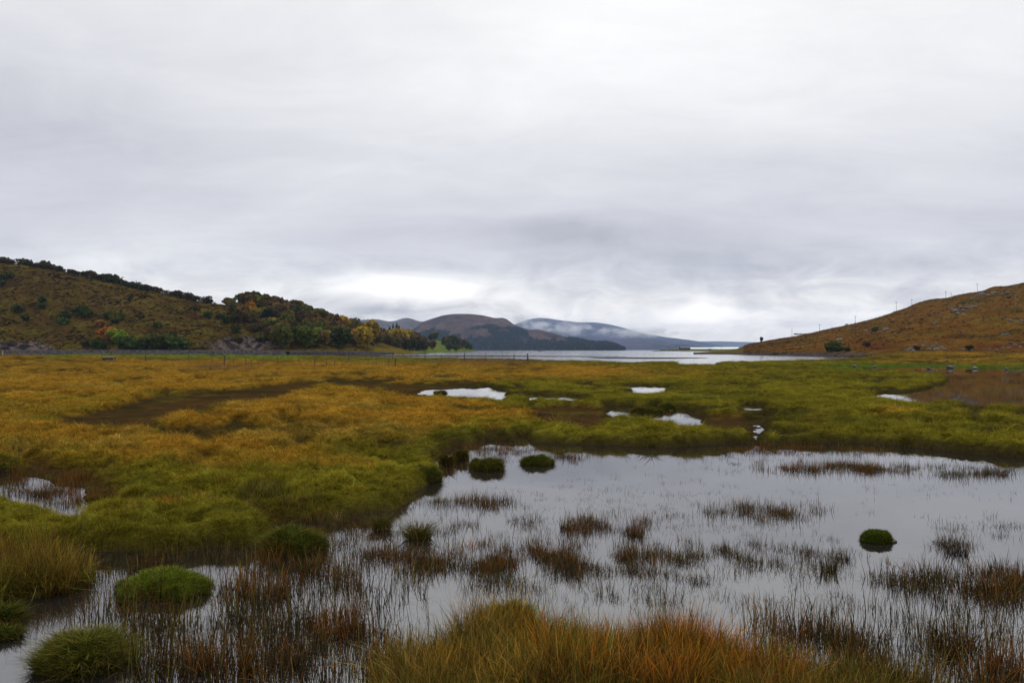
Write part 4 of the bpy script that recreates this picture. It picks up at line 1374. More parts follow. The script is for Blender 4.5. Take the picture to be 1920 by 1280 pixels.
# by the right-hand pool
boulder(1741, 690, 8, 'pale round boulder at the far edge of the right pool, leftmost of three', None, 0.15)
boulder(1781, 689, 14, 'broad dark boulder at the far edge of the right pool', None, 0.1, dark=True)
boulder(1790, 685, 7, 'pale flat boulder resting behind the broad dark one', None, 0.45)
boulder(1776, 677, 7, 'dark boulder farther back on the orange shelf', None, 0.9, dark=True)
boulder(1829, 690, 12, 'dark boulder at the water edge right of the broad dark one', None, 0.1, dark=True)
boulder(1824, 687, 6, 'pale stone leaning on the water edge dark boulder', None, 0.3)
boulder(1887, 691, 8, 'low grey stone on the rim of the pool at the far right', None, 0.15)
boulder(1706, 677, 17, 'flat pale slab in the green grass left of the pool', None, 0.35)
boulder(1602, 686, 9, 'grey stone under the dark undercut bank', None, 0.15)
boulder(1640, 687, 9, 'grey stone under the undercut bank, nearer the pool', None, 0.15)
boulder(1558, 677, 18, 'pale flat stone on the marsh near the loch edge', None, 0.35, hs=0.5)
boulder(1572, 676, 9, 'small flat stone beside the pale one near the loch edge', None, 0.35, hs=0.5)
boulder_cluster([(1480, 663, 4), (1497, 663.4, 5), (1520, 663.8, 5), (1536, 664.2, 6), (1543, 664, 5), (1553, 664.6, 6), (1575, 665, 6), (1600, 665.2, 6), (1612, 665.5, 7), (1622, 665, 7), (1632, 665.8, 6), (1590, 664, 5)],
                'small pale stone on the beach below the right hill', 'stones on the beach', 0.15)
boulder(507, 674.5, 9, 'white stone lying in the green strip before the road wall', None, 0.25, hs=0.7)
boulder(284, 707, 5, 'small pale stone on the orange grass at left', None, 0.5)


# ------------------------------------------------------------------ trees
def crown_mesh(seed, nq=420, lobes=9, size=0.085, conif=False, sparse=1.0):
    """unit tree: height 1, crown about 0.95 wide; leaf clumps on uneven lobes"""
    r = np.random.default_rng(seed)
    P, Nn = [], []
    if conif:
        t = r.random(nq) ** 0.7
        rad = (1 - t) * 0.26 * (0.55 + 0.45 * r.random(nq)) * (1 + 0.25 * np.sin(t * 40))
        a = r.random(nq) * 6.283
        C = np.stack([rad * np.cos(a), rad * np.sin(a), 0.08 + 0.92 * t], -1)
        Nn = np.stack([np.cos(a), np.sin(a), -0.3 + 0 * a], -1)
    else:
        cs = []
        for k in range(lobes):
            a = r.random() * 6.283
            zz = 0.35 + 0.45 * r.random()
            rr = 0.36 * math.sqrt(r.random()) * (1.15 - abs(zz - 0.45))
            cs.append((rr * math.cos(a), rr * math.sin(a), zz, 0.15 + 0.12 * r.random()))
        cs.append((0, 0, 0.78, 0.16))
        cs.append((0.05, -0.04, 0.28, 0.22))
        idx = r.integers(0, len(cs), nq)
        cs = np.array(cs)
        d = r.normal(0, 1, (nq, 3)); d /= np.linalg.norm(d, axis=1)[:, None]
        rad = cs[idx, 3] * (0.72 + 0.36 * r.random(nq))
        C = cs[idx, :3] + d * rad[:, None]
        C[:, 2] = np.clip(C[:, 2], 0.08, 1.02)
        Nn = d
    # each clump is a bent quad
    Nn = Nn + r.normal(0, 0.75, Nn.shape)
    Nn /= np.linalg.norm(Nn, axis=1)[:, None]
    up = r.normal(0, 1, Nn.shape)
    A = np.cross(Nn, up); A /= np.linalg.norm(A, axis=1)[:, None]
    B = np.cross(Nn, A)
    s = size * (0.55 + 0.8 * r.random(nq))[:, None] * (0.65 if conif else 1)
    q = np.stack([C - A * s - B * s * 0.6, C + A * s * 0.7 - B * s + Nn * s * 0.4, C + A * s + B * s * 0.7, C - A * s * 0.6 + B * s + Nn * s * 0.3], 1)
    f = np.arange(nq * 4).reshape(nq, 4)
    va = np.repeat(r.random(nq), 4)
    me = np_mesh('crown', q.reshape(-1, 3), f, False, None, {'vary': va})
    me.materials.append(M_LEAF)
    return me


def trunk_mesh(seed, limbs=6):
    r = np.random.default_rng(seed)
    co, f = [], []

    def tube(p0, p1, r0, r1, k=6):
        p0 = Vector(p0); p1 = Vector(p1)
        d = (p1 - p0).normalized()
        a = d.orthogonal().normalized(); b = d.cross(a)
        s = len(co)
        for (p, rr) in ((p0, r0), ((p0 + p1) / 2 + a * 0.01, (r0 + r1) / 2), (p1, r1)):
            for j in range(k):
                t = 2 * math.pi * j / k
                co.append(tuple(p + (a * math.cos(t) + b * math.sin(t)) * rr))
        for m in range(2):
            for j in range(k):
                f.append((s + m * k + j, s + m * k + (j + 1) % k, s + (m + 1) * k + (j + 1) % k, s + (m + 1) * k + j))
    tube((0, 0, -0.06), (0.01, 0.0, 0.30), 0.030, 0.022)
    tube((0.01, 0, 0.30), (0.0, 0.02, 0.70), 0.022, 0.008)
    for k in range(limbs):
        a = 6.283 * k / limbs + r.random()
        z = 0.2 + 0.35 * r.random()
        L = 0.22 + 0.12 * r.random()
        tube((0.005, 0, z), (L * math.cos(a), L * math.sin(a), z + 0.22 * r.random() + 0.08), 0.011, 0.003, 4)
    me = np_mesh('trunk', co, f, True)
    me.materials.append(M_BARK)
    return me


CROWNS = [crown_mesh(1500 + k, 420, 8 + k % 3) for k in range(6)]
CROWNS_BIG = [crown_mesh(1540 + k, 760, 12, 0.068) for k in range(3)]
CONIF = [crown_mesh(1520 + k, 420, 0, 0.07, True) for k in range(2)]
THIN = [crown_mesh(1530 + k, 190, 6, 0.06) for k in range(2)]
TRUNKS = [trunk_mesh(1600 + k) for k in range(3)]

G_DARK = (0.030, 0.046, 0.012)
G_MID = (0.062, 0.074, 0.014)
G_OLIVE = (0.085, 0.070, 0.020)
G_BROWN = (0.085, 0.055, 0.024)
G_YG = (0.145, 0.140, 0.018)
G_YEL = (0.270, 0.185, 0.018)
G_ORA = (0.280, 0.125, 0.018)
G_RUST = (0.120, 0.068, 0.022)
G_PINE = (0.014, 0.030, 0.018)
NAMES = {G_DARK: 'dark green', G_MID: 'mid green', G_OLIVE: 'olive', G_BROWN: 'brown leafed', G_YG: 'yellow green', G_YEL: 'golden yellow', G_ORA: 'orange', G_RUST: 'rusty', G_PINE: 'blackish green'}


def tree(X, Y, z, h, col, label, group=None, w=1.0, kind='broad', cat='tree', name='tree'):
    root = empty(name, (X, Y, z - 0.15), RNG.random() * 6.28)
    tag(root, label, cat, group)
    lib = {'broad': CROWNS, 'big': CROWNS_BIG, 'conif': CONIF, 'thin': THIN}[kind]
    c = bpy.data.objects.new('crown', lib[RNG.integers(0, len(lib))])
    COL.objects.link(c); c.parent = root
    c.scale = (h * w, h * w * (0.9 + 0.2 * RNG.random()), h)
    k_ = 1.4 * math.exp(RNG.normal(0, 0.12))
    c.color = (*[x * k_ * math.exp(RNG.normal(0, 0.06)) for x in col], 1)
    t = bpy.data.objects.new('trunk', TRUNKS[RNG.integers(0, len(TRUNKS))])
    COL.objects.link(t); t.parent = root
    t.scale = (h, h, h * (1.25 if kind == 'conif' else 1.0))
    return root


def hill_hit(H, u, v):
    s = np.linspace(0.0, 1.0, 700)
    X, Y, z = H.point(np.full(700, float(u)), s)
    uu, vv = to_px(X, Y, z)
    i = int(np.argmax(vv <= v)) if (vv <= v).any() else int(np.argmin(vv))
    return float(X[i]), float(Y[i]), float(z[i]), float(s[i])


# forest on the nose of the left hill -------------------------------------------------
SPECIAL = [  # u, v of crown centre, height px, colour, label
    (466, 577, 24, G_ORA, 'orange tree high in the wood near the open slope'), (478, 583, 18, G_YEL, 'yellow tree touching the orange one high in the wood'),
    (543, 590, 22, G_YG, 'bright yellow green tree standing out in the upper middle of the wood'), (502, 592, 30, G_PINE, 'almost black rounded tree in the upper wood'),
    (490, 586, 18, G_YG, 'yellow green tree left of the almost black tree'), (513, 606, 24, G_YEL, 'yellow tree below the almost black tree'), (632, 597, 16, G_YEL, 'small yellow tree on the skyline at the end of the wood'),
    (597, 603, 20, G_ORA, 'orange brown tree high in the right half of the wood'), (637, 624, 30, G_RUST, 'rusty tree above the big dark green one at the foot of the wood'), (646, 630, 34, G_RUST, 'tall rusty tree right of the big dark green one'),
    (679, 634, 40, G_YEL, 'broad golden tree at the lower right end of the wood'), (672, 628, 30, G_ORA, 'orange tree leaning against the broad golden one'), (692, 622, 42, G_YEL, 'tall pointed golden tree at the right end of the wood'),
    (611, 631, 26, G_YEL, 'yellow topped tree at the foot of the wood left of the dark one'), (637, 641, 40, G_DARK, 'big rounded dark green tree at the foot of the wood'), (559, 627, 34, G_MID, 'fresh green tree in the lower middle of the wood'),
    (576, 631, 42, (0.085, 0.10, 0.016), 'tall light green tree at the foot of the wood'), (531, 640, 40, G_MID, 'round green tree at the left foot of the wood'), (537, 606, 34, G_MID, 'large soft green tree in the middle of the wood'),
    (597, 628, 26, (0.12, 0.14, 0.018), 'lime green tree between the light green and yellow topped trees'), (438, 570, 16, G_DARK, 'dark tree at the upper left corner of the wood'), (449, 586, 26, G_DARK, 'large dark tree at the left edge of the wood')]


def forest():
    pts = []
    for (u, v, hp, col, label) in SPECIAL:
        vb = min(v + hp * 0.5, 652.5)
        X, Y, z, s = hill_hit(LEFT, u, vb)
        h = hp * Y / F_PX
        tree(X, Y, z, h, col, label, 'autumn trees of the wood on the left hill', 1.0, 'big' if hp > 28 else 'broad')
        pts.append((X, Y))
    # the rest of the wood
    n = 0
    tries = 0
    while n < 190 and tries < 14000:
        tries += 1
        u = RNG.uniform(408, 712); s = RNG.uniform(0.02, 1.0)
        X, Y, z = [float(q) for q in LEFT.point(u, s)]
        uu, vv = to_px(X, Y, z)
        lim = np.interp(vv, [560, 570, 585, 605, 625, 640, 655], [406, 418, 436, 458, 500, 515, 530])
        if uu < lim: continue
        lo = np.interp(uu, [520, 640, 660, 712], [657, 652, 648, 644])
        if vv > lo: continue
        dmin = 6.3
        if any((X - a) ** 2 + ((Y - b) * 0.55) ** 2 < dmin ** 2 for a, b in pts): continue
        pts.append((X, Y))
        n += 1
        foot = s < 0.25
        p = RNG.random()
        if foot: col = [G_DARK, G_MID, G_OLIVE, G_YG][int(np.searchsorted([0.35, 0.72, 0.93], p))]
        elif uu > 600: col = [G_OLIVE, G_RUST, G_BROWN, G_YEL, G_MID][int(np.searchsorted([0.38, 0.52, 0.66, 0.82], p))]
        else: col = [G_OLIVE, G_BROWN, G_DARK, G_MID, G_RUST][int(np.searchsorted([0.38, 0.62, 0.80, 0.93], p))]
        h = RNG.uniform(6.5, 10.5) * (1.15 if foot else 1.0)
        h *= float(np.interp(uu, [408, 470], [0.45, 1.0]))
        zone = 'at the foot of the wood' if foot else ('along the top edge of the wood' if s > 0.8 else 'in the middle of the wood')
        half = 'left' if uu < 560 else 'right'
        grp = '%s trees %s, %s half' % (NAMES[col], zone, half)
        tree(X, Y, z, h, col, '%s tree %s, %s half' % (NAMES[col], zone, half), grp, RNG.uniform(0.95, 1.2), 'big' if foot else 'broad')
    # ridge pines and birches along the skyline of the open hill
    ridge = [(-3, 8, 15), (6, 10, 14), (14, 8, 10), (20, 7, 9), (35, 13, 15), (42, 12, 13), (50, 13, 14), (58, 9, 9), (66, 11, 13), (74, 11, 12), (80, 12, 13), (88, 13, 16), (95, 10, 12), (102, 9, 12), (110, 9, 11), (118, 8, 9),
             (128, 9, 9), (135, 7, 8), (146, 7, 8), (160, 12, 14), (168, 13, 13), (176, 14, 15), (184, 12, 13), (191, 9, 9), (202, 16, 16), (209, 17, 16), (217, 14, 14), (224, 14, 13), (231, 13, 13), (238, 11, 12), (244, 13, 12), (249, 14, 12),
             (258, 15, 16), (265, 14, 14), (272, 11, 13), (280, 12, 12), (287, 13, 12), (294, 11, 12), (303, 9, 12), (312, 8, 10), (322, 10, 11), (330, 12, 12), (336, 12, 12), (342, 10, 10), (352, 12, 12), (358, 12, 11), (364, 9, 9),
             (374, 10, 8), (380, 7, 8), (388, 11, 11), (395, 7, 8), (402, 4, 6)]
    for u, hp, wp in ridge:
        X, Y, z = [float(q) for q in LEFT.point(u, 0.995)]
        h = hp * Y / F_PX * RNG.uniform(0.8, 1.3)
        half = 'high left part' if u < 150 else ('middle part' if u < 255 else 'lower right part')
        col = (0.030, 0.034, 0.014) if RNG.random() < 0.6 else (0.05, 0.038, 0.018)
        tree(X, Y, z - 0.30 * h, h * 1.2, col, 'dark wind bent tree, %s of the left skyline' % half, 'skyline trees, %s' % half, max(0.8, wp / hp) * RNG.uniform(1.0, 1.5), 'broad' if RNG.random() < 0.75 else 'thin', 'tree', 'skyline_tree')
    # loose scrub below the skyline
    for (u, v, hp, col, label) in [
        (200, 622, 24, (0.26, 0.10, 0.02), 'flame orange tree at the foot of the left hill'), (206, 634, 18, (0.15, 0.065, 0.03), 'low rust red tree under the flame orange one'), (188, 606, 16, (0.17, 0.085, 0.03), 'pinkish brown sapling above the flame orange tree'),
        (217, 626, 26, (0.14, 0.19, 0.02), 'vivid light green tree beside the flame orange one'), (226, 633, 20, (0.12, 0.165, 0.02), 'smaller vivid green tree at the right of the light green one'),
        (185, 644, 24, G_DARK, 'dark green bush left of the flame orange tree'), (176, 640, 18, G_OLIVE, 'olive bush left of the dark green one at the hill foot'), (120, 588, 20, G_MID, 'green bush in the middle of the open slope'), (134, 580, 18, G_OLIVE, 'olive bush above the green one on the open slope'),
        (118, 600, 16, G_MID, 'low green bush under the others on the open slope'), (152, 580, 20, G_DARK, 'dark gorse like bush right of the open slope bushes'), (165, 587, 14, G_DARK, 'small dark bush on the open slope'), (78, 560, 12, G_DARK, 'small dark bush high on the left slope'),
        (32, 577, 16, G_DARK, 'dark bush on the far left slope'), (3, 520, 16, G_DARK, 'dark bush at the left edge high up'), (20, 515, 14, G_MID, 'green bush near the left edge high up'), (2, 530, 14, G_DARK, 'lower dark bush at the left edge'),
        (48, 594, 14, G_DARK, 'dark bush above the crag at the left'), (80, 572, 12, G_DARK, 'tiny dark bush in the middle of the left slope'), (205, 590, 16, G_DARK, 'dark bush above the flame orange tree'), (217, 596, 16, G_MID, 'green bush above the vivid green tree'), (226, 591, 14, G_DARK, 'dark bush right above the vivid green tree'),
        (296, 607, 14, G_MID, 'green bush alone on the middle slope'), (390, 588, 14, G_DARK, 'small dark tree on the grassy shoulder'), (412, 592, 12, G_DARK, 'second small dark tree on the grassy shoulder'), (424, 596, 16, G_DARK, 'dark tree on the shoulder closest to the wood'),
        (441, 616, 14, G_DARK, 'dark bush under the wood above the scree'), (240, 640, 28, G_DARK, 'dark tree right of the vivid green ones at the hill foot'), (252, 644, 26, (0.035, 0.05, 0.014), 'bushy dark tree in the row along the road wall'), (266, 643, 26, G_DARK, 'round dark tree in the middle of the roadside row'),
        (278, 638, 24, G_OLIVE, 'olive tree behind the roadside row'), (290, 634, 24, (0.075, 0.08, 0.015), 'yellowish green tree behind the roadside row'), (303, 640, 30, G_DARK, 'darkest tree of the roadside row'), (317, 638, 32, (0.045, 0.06, 0.014), 'tall green tree of the roadside row'),
        (330, 642, 28, G_DARK, 'dark tree at the right end of the roadside row'), (340, 634, 18, G_OLIVE, 'olive bush behind the right end of the roadside row'), (162, 641, 14, G_OLIVE, 'small olive bush above the left crag'), (325, 622, 14, G_OLIVE, 'olive bush up the slope from the roadside row'),
        (445, 634, 14, G_OLIVE, 'olive bush on top of the scree'), (490, 630, 16, G_OLIVE, 'olive bush at the top right of the scree'), (505, 622, 22, G_BROWN, 'brown bush between the scree and the wood'), (478, 612, 18, G_OLIVE, 'olive bush over the scree')]:
        X, Y, z, s = hill_hit(LEFT, u, min(v + hp * 0.5, 657))
        hh = hp * Y / F_PX
        tree(X, Y, z - 0.22 * hh, hh * 1.1, col, label, None, 1.25, 'big' if hp > 16 else 'broad', 'tree' if 'tree' in label else 'bush', 'tree' if 'tree' in label else 'bush')
    # headland trees
    hl = [(722, 641, 34, G_OLIVE, 'olive tree at the left end of the lochside grove'), (735, 632, 30, G_YG, 'yellow green tree in the left top of the lochside grove'), (748, 634, 36, G_YEL, 'yellow tree in the crown of the lochside grove'),
          (760, 633, 32, (0.20, 0.15, 0.02), 'golden olive tree at the top of the lochside grove'), (773, 638, 32, G_OLIVE, 'olive tree right of the grove top'), (786, 643, 28, G_BROWN, 'brown tree at the right end of the lochside grove'),
          (728, 648, 24, G_BROWN, 'brown tree on the shore under the left of the grove'), (742, 647, 26, G_OLIVE, 'olive tree on the shore in the grove'), (756, 648, 26, (0.04, 0.04, 0.018), 'dark tree on the shore in the middle of the grove'),
          (770, 649, 24, (0.035, 0.038, 0.016), 'dark shore tree right of the middle of the grove'), (783, 650, 20, (0.03, 0.035, 0.015), 'dark shore tree at the right of the grove'), (796, 651, 18, (0.03, 0.035, 0.015), 'low dark shore tree ending the grove'),
          (815, 629, 16, G_MID, 'round green tree on top of the grassy headland'), (809, 632, 12, G_DARK, 'small tree joined to the round green one on the headland'), (811, 646, 16, G_BROWN, 'brown tree on the headland field'),
          (836, 640, 18, G_OLIVE, 'olive tree at the left of the far shore grove'), (846, 638, 20, G_DARK, 'dark tree in the far shore grove'), (856, 641, 20, G_OLIVE, 'olive tree in the middle of the far shore grove'), (866, 644, 18, G_BROWN, 'brown tree in the right of the far shore grove'),
          (875, 648, 14, G_DARK, 'dark tree near the tip of the headland'), (882, 651, 10, G_OLIVE, 'last small tree at the tip of the headland'), (842, 650, 14, G_DARK, 'low dark tree on the shore of the headland'), (855, 652, 12, G_DARK, 'low shore tree nearer the headland tip'),
          (703, 634, 34, G_MID, 'green tree between the wood and the lochside grove'), (712, 626, 26, G_DARK, 'dark tree behind the gap beside the lochside grove')]
    for (u, v, hp, col, label) in hl:
        X, Y, z, s = hill_hit(HEAD, u, min(v + hp * 0.5, 657.5))
        tree(X, Y, z, hp * Y / F_PX, col, label, None, 1.15, 'big')
    for (u, top, w) in ((737, 608, 1.0), (744, 606, 1.1), (731, 613, 0.9), (748, 611, 0.9)):
        X, Y, z = [float(q) for q in HEAD.point(u, 0.9)]
        h = at_dist(u, top, Y)[2] - z
        tree(X, Y, z, h, G_PINE, 'dark spire shaped conifer behind the lochside grove', 'conifers behind the grove', 0.55, 'conif', 'tree', 'conifer')
    # right hill: lone tree and the waterside shrub
    X, Y, z = [float(q) for q in RIGHT.point(1428, 0.99)]
    h = at_dist(1428, 631, Y)[2] - z
    tree(X, Y, z, h, (0.014, 0.016, 0.010), 'lone little tree on the low end of the right hill skyline', None, 0.85, 'broad')
    for (u, v, hp, col, label) in [(1561, 648, 20, (0.06, 0.075, 0.016), 'green shrub near the shore below the pale boulder'), (1572, 653, 12, G_DARK, 'dark low shrub right of the green shrub by the shore'), (1553, 654, 11, G_DARK, 'dark low shrub left of the green shrub'),
                                   (1588, 655, 9, G_DARK, 'small dark shrub along the shore farther right'), (1718, 651, 10, (0.05, 0.03, 0.02), 'dark bramble among the left foot pile of boulders'), (1818, 652, 11, (0.05, 0.05, 0.015), 'dark bramble above the trio of boulders'),
                                   (1640, 617, 9, (0.06, 0.06, 0.016), 'low green gorse on the middle slope'), (1625, 645, 12, (0.07, 0.045, 0.02), 'brown bracken clump at the foot of the hill')]:
        X, Y, z = right_hit(u, v + hp * 0.5)
        tree(X, Y, z, hp * Y / F_PX, col, label, None, 1.5, 'broad', 'bush', 'bush')


forest()


# heather and bracken hummocks that roughen the hills -----------------------------------
def lump_mesh(seed):
    return crown_mesh(seed, 26, 4, 0.22)


LUMPS = template_set('heather_lump', lambda k: lump_mesh(1700 + k), 5)


def inst_leaf_mat():
    m, w = new_mat('heather_leaves')
    a = w.n('ShaderNodeAttribute', attribute_name='tint'); a.attribute_type = 'INSTANCER'
    r = w.n('ShaderNodeAttribute', attribute_name='vary')
    c = w.mix(1.0, a.outputs['Color'], w.maprange(r.outputs['Fac'], 0, 1, 0.6, 1.4), 'MULTIPLY')
    finish(w, principled(w, c, 0.95, 0.05))
    return m


M_HEATH = inst_leaf_mat()
for o in LUMPS.objects:
    o.data.materials.clear()


def scatter_heath():
    for name, H, fn, N, u0, u1, label in (('left_heather', LEFT, left_colour, 22000, -250, 700, 'heather, bracken and gorse scrub covering the left hill'),
                                          ('right_heather', RIGHT, right_colour, 26000, 1395, 2150, 'rusty bracken and moor grass clumps covering the right hill')):
        u = RNG.uniform(u0, u1, N); s = RNG.random(N) ** 1.15 * 1.02 + 0.01
        X, Y, z = H.point(u, s)
        cl = fbm(X / 13, Y / 18, 4, 1801)
        k = cl + 0.35 * RNG.normal(0, 1, N) > -0.1
        if name == 'left_heather':
            uu, vv = to_px(X, Y, z)
            k &= ~(gpx(uu, vv, 452, 646, 72, 16) > 0.5)
        X, Y, z, u, s = X[k], Y[k], z[k], u[k], s[k]
        n = len(X)
        c = fn(X, Y, z, u, s, 0)
        bush = (fbm(X / 20, Y / 26, 3, 1811) > 0.22)
        c = c * np.where(bush, 0.85, 1.12)[:, None] * lnoise(n, 0.15)
        sc = (0.7 + 1.0 * RNG.random(n) ** 2) * np.where(bush, 1.3, 0.9) * (0.75 if name == 'left_heather' else 0.6) * np.clip(Y / 420, 0.45, 1.3)
        S3 = np.stack([sc * 1.9, sc * 1.9, sc * 0.42], -1)
        rot = np.stack([np.zeros(n), np.zeros(n), RNG.random(n) * 6.28], -1)
        scatter(name, np.stack([X, Y, z - 0.25 * sc], -1), LUMPS, M_HEATH, label, S3, rot, c)


scatter_heath()

# conifer plantation on the middle mountain: one far-off wood ---------------------------
FIRS = template_set('fir_source', lambda k: crown_mesh(1900 + k, 60, 0, 0.16, True), 3)
for o in FIRS.objects:
    o.data.materials.clear()


def scatter_firs():
    N = 16000
    u = RNG.uniform(745, 1172, N); s = RNG.random(N) * 0.75
    X, Y, z = MID.point(u, s)
    line = np.interp(u, [700, 800, 900, 980, 1010, 1060, 1150], [120, 80, 75, 100, 40, 25, 80])
    n1 = fbm(X / 300, Y / 500, 5, 511, 0.6)
    n2 = fbm(X / 90, Y / 160, 4, 518, 0.6)
    k = (z < line + 110 * n1 + 60 * n2) & (z > 1) & (n2 < 0.25)
    X, Y, z = X[k], Y[k], z[k]
    n = len(X)
    sc = RNG.uniform(7, 13, n)
    c = np.array((0.010, 0.017, 0.014)) * lnoise(n, 0.3)
    yg = (RNG.random(n) < 0.10) & (z < 60)
    c = np.where(yg[:, None], np.array((0.07, 0.06, 0.02)), c)
    scatter('conifer_plantation', np.stack([X, Y, z - 1], -1), FIRS, M_HEATH, 'dark conifer plantation clothing the middle mountain', np.stack([sc * 1.2, sc * 1.2, sc], -1),
            np.stack([np.zeros(n), np.zeros(n), RNG.random(n) * 6.28], -1), c)


scatter_firs()


# ------------------------------------------------------------------ box and tube helpers
class MB:
    def __init__(self):
        self.v, self.f = [], []

    def box(self, cx, cy, cz, sx, sy, sz, rz=0.0, jit=0.0):
        s = len(self.v)
        c, q = math.cos(rz), math.sin(rz)
        for dx, dy, dz in ((-1, -1, -1), (1, -1, -1), (1, 1, -1), (-1, 1, -1), (-1, -1, 1), (1, -1, 1), (1, 1, 1), (-1, 1, 1)):
            x, y, z = dx * sx / 2, dy * sy / 2, dz * sz / 2
            if jit:
                x += random.uniform(-jit, jit) * sx; y += random.uniform(-jit, jit) * sy; z += random.uniform(-jit, jit) * sz
            self.v.append((cx + x * c - y * q, cy + x * q + y * c, cz + z))
        for a in ((0, 3, 2, 1), (4, 5, 6, 7), (0, 1, 5, 4), (1, 2, 6, 5), (2, 3, 7, 6), (3, 0, 4, 7)):
            self.f.append(tuple(s + i for i in a))
        return self

    def tube(self, p0, p1, r0, r1, k=7, cap=True):
        p0 = Vector(p0); p1 = Vector(p1)
        d = (p1 - p0).normalized(); a = d.orthogonal().normalized(); b = d.cross(a)
        s = len(self.v)
        for p, rr in ((p0, r0), (p1, r1)):
            for j in range(k):
                t = 2 * math.pi * j / k
                self.v.append(tuple(p + (a * math.cos(t) + b * math.sin(t)) * rr))
        for j in range(k):
            self.f.append((s + j, s + (j + 1) % k, s + k + (j + 1) % k, s + k + j))
        if cap:
            self.f.append(tuple(s + k + j for j in range(k)))
            self.f.append(tuple(s + k - 1 - j for j in range(k)))
        return self

    def build(self, name, mat, parent=None, loc=None):
        me = bpy.data.meshes.new(name)
        me.from_pydata(self.v, [], self.f)
        return link(name, me, [mat], parent, loc)


# ------------------------------------------------------------------ fences
def gz(X, Y):
    return float(look(np.array([X]), np.array([Y]), 'h')[0])


def fence(us_vs, label, ph=1.25, thick=0.10, stout=()):
    pts = []
    for u, v in us_vs:
        X, Y = ground(u, v, 0.35)
        pts.append((float(X), float(Y), gz(float(X), float(Y))))
    root = empty('post_and_wire_fence', pts[0])
    tag(root, label, 'fence')
    o = Vector(pts[0])
    for k, p in enumerate(pts):
        d = Vector(p) - o
        r = thick * (1.7 if k in stout else random.uniform(0.7, 1.1))
        h = ph * (1.15 if k in stout else random.uniform(0.88, 1.05))
        MB().tube((d.x, d.y, d.z - 0.3), (d.x + random.uniform(-.07, .07), d.y, d.z + h), r * 0.5, r * 0.42, 6).build('post', M_WOOD, root)
    for lv in (0.35, 0.7, 1.05):
        m = MB()
        for a, b in zip(pts, pts[1:]):
            A = Vector(a) - o; B = Vector(b) - o
            mid = (A + B) / 2; mid.z -= 0.04
            m.tube((A.x, A.y, A.z + lv), (mid.x, mid.y, mid.z + lv), 0.006, 0.006, 4, False)
            m.tube((mid.x, mid.y, mid.z + lv), (B.x, B.y, B.z + lv), 0.006, 0.006, 4, False)
        m.build('wire', M_WIRE, root)
    return root, pts


fence([(-120, 668), (-50, 668), (55, 671), (108, 673.5), (190, 676), (273, 679.5), (332, 681), (354, 681.5), (397, 682.5), (421, 683), (438, 682.5), (461, 684), (471, 685), (495, 684), (520, 683.5), (561, 685.5), (590, 684), (612, 684), (627, 684), (690, 684), (706, 684), (729, 684), (741, 685.5)],
      'nearer post and wire fence crossing the orange grass on the left', 1.25, 0.12, (3, 5, 9, 22))
fence([(647, 675), (654, 674), (686, 673.5), (697, 673.5), (707, 673.5), (722, 673.5), (736, 674), (755, 673.5), (770, 673.5), (783, 673.5), (797, 674), (817, 673.5), (828, 673.5), (843, 674), (858, 674), (871, 675), (885, 674.5), (897, 675), (910, 674.5), (922, 675), (942, 675), (953, 674.5), (964, 675.5), (975, 675)],
      'farther post and wire fence along the loch edge of the marsh', 1.45, 0.13, (1, 10, 15, 22))


def strainer(u, v):
    X, Y = ground(u, v, 0.35); X, Y = float(X), float(Y)
    root = empty('strainer_post', (X, Y, gz(X, Y)))
    tag(root, 'stout strainer post with slanting braces at the end of the loch fence', 'post')
    MB().tube((0, 0, -0.3), (0.02, 0, 1.75), 0.13, 0.11, 8).build('post', M_WOOD, root)
    MB().tube((0.42, 0.1, -0.1), (0.04, 0, 1.25), 0.08, 0.07, 6).build('brace', M_WOOD, root)
    MB().tube((-0.20, 0.25, -0.1), (0.0, 0.02, 1.0), 0.07, 0.06, 6).build('brace', M_WOOD, root)


strainer(989, 675)
# pale marker post at the left edge
X, Y = ground(5, 668, 0.9)
mk = empty('marker_post', (float(X), float(Y), gz(float(X), float(Y))))
tag(mk, 'yellowish white marker post at the left edge before the road wall', 'post')
MB().tube((0, 0, -0.2), (0, 0, 1.45), 0.10, 0.10, 8).build('post', plain_mat('marker_paint', (0.45, 0.40, 0.22), None, 1, 0.7), mk)
MB().tube((0, 0, 1.45), (0, 0, 1.52), 0.115, 0.06, 8).build('cap', plain_mat('marker_cap', (0.3, 0.28, 0.2), None, 1, 0.7), mk)

# the dark tank with its pale lid
X, Y = ground(205, 674.5, 0.7)
X, Y = float(X), float(Y)
tk = empty('feed_trough', (X, Y, gz(X, Y)), 0.15)
tag(tk, 'dark feed trough with a pale lid on the green strip at left', 'trough')
M_TANK = plain_mat('dark_trough_plastic', (0.015, 0.016, 0.02), (0.03, 0.03, 0.035), 3, 0.5, 0.4)
M_LID = plain_mat('pale_lid', (0.30, 0.31, 0.34), (0.22, 0.22, 0.25), 3, 0.6, 0.3)
m = MB()
for dy in (-1, 1):
    m.box(0, dy * 0.52, 0.36, 2.1, 0.08, 0.62, 0)
for dx in (-1, 1):
    m.box(dx * 1.01, 0, 0.36, 0.08, 0.96, 0.62, 0)
m.box(0, 0, 0.09, 1.94, 0.96, 0.08)
m.build('tank', M_TANK, tk)
MB().box(-0.22, -0.02, 0.715, 1.75, 1.16, 0.09).build('lid', M_LID, tk)
MB().box(0.95, -0.62, 0.25, 0.10, 0.10, 0.55).build('leg', M_LID, tk)
MB().box(-0.95, -0.62, 0.10, 0.10, 0.10, 0.24).build('leg', M_TANK, tk)


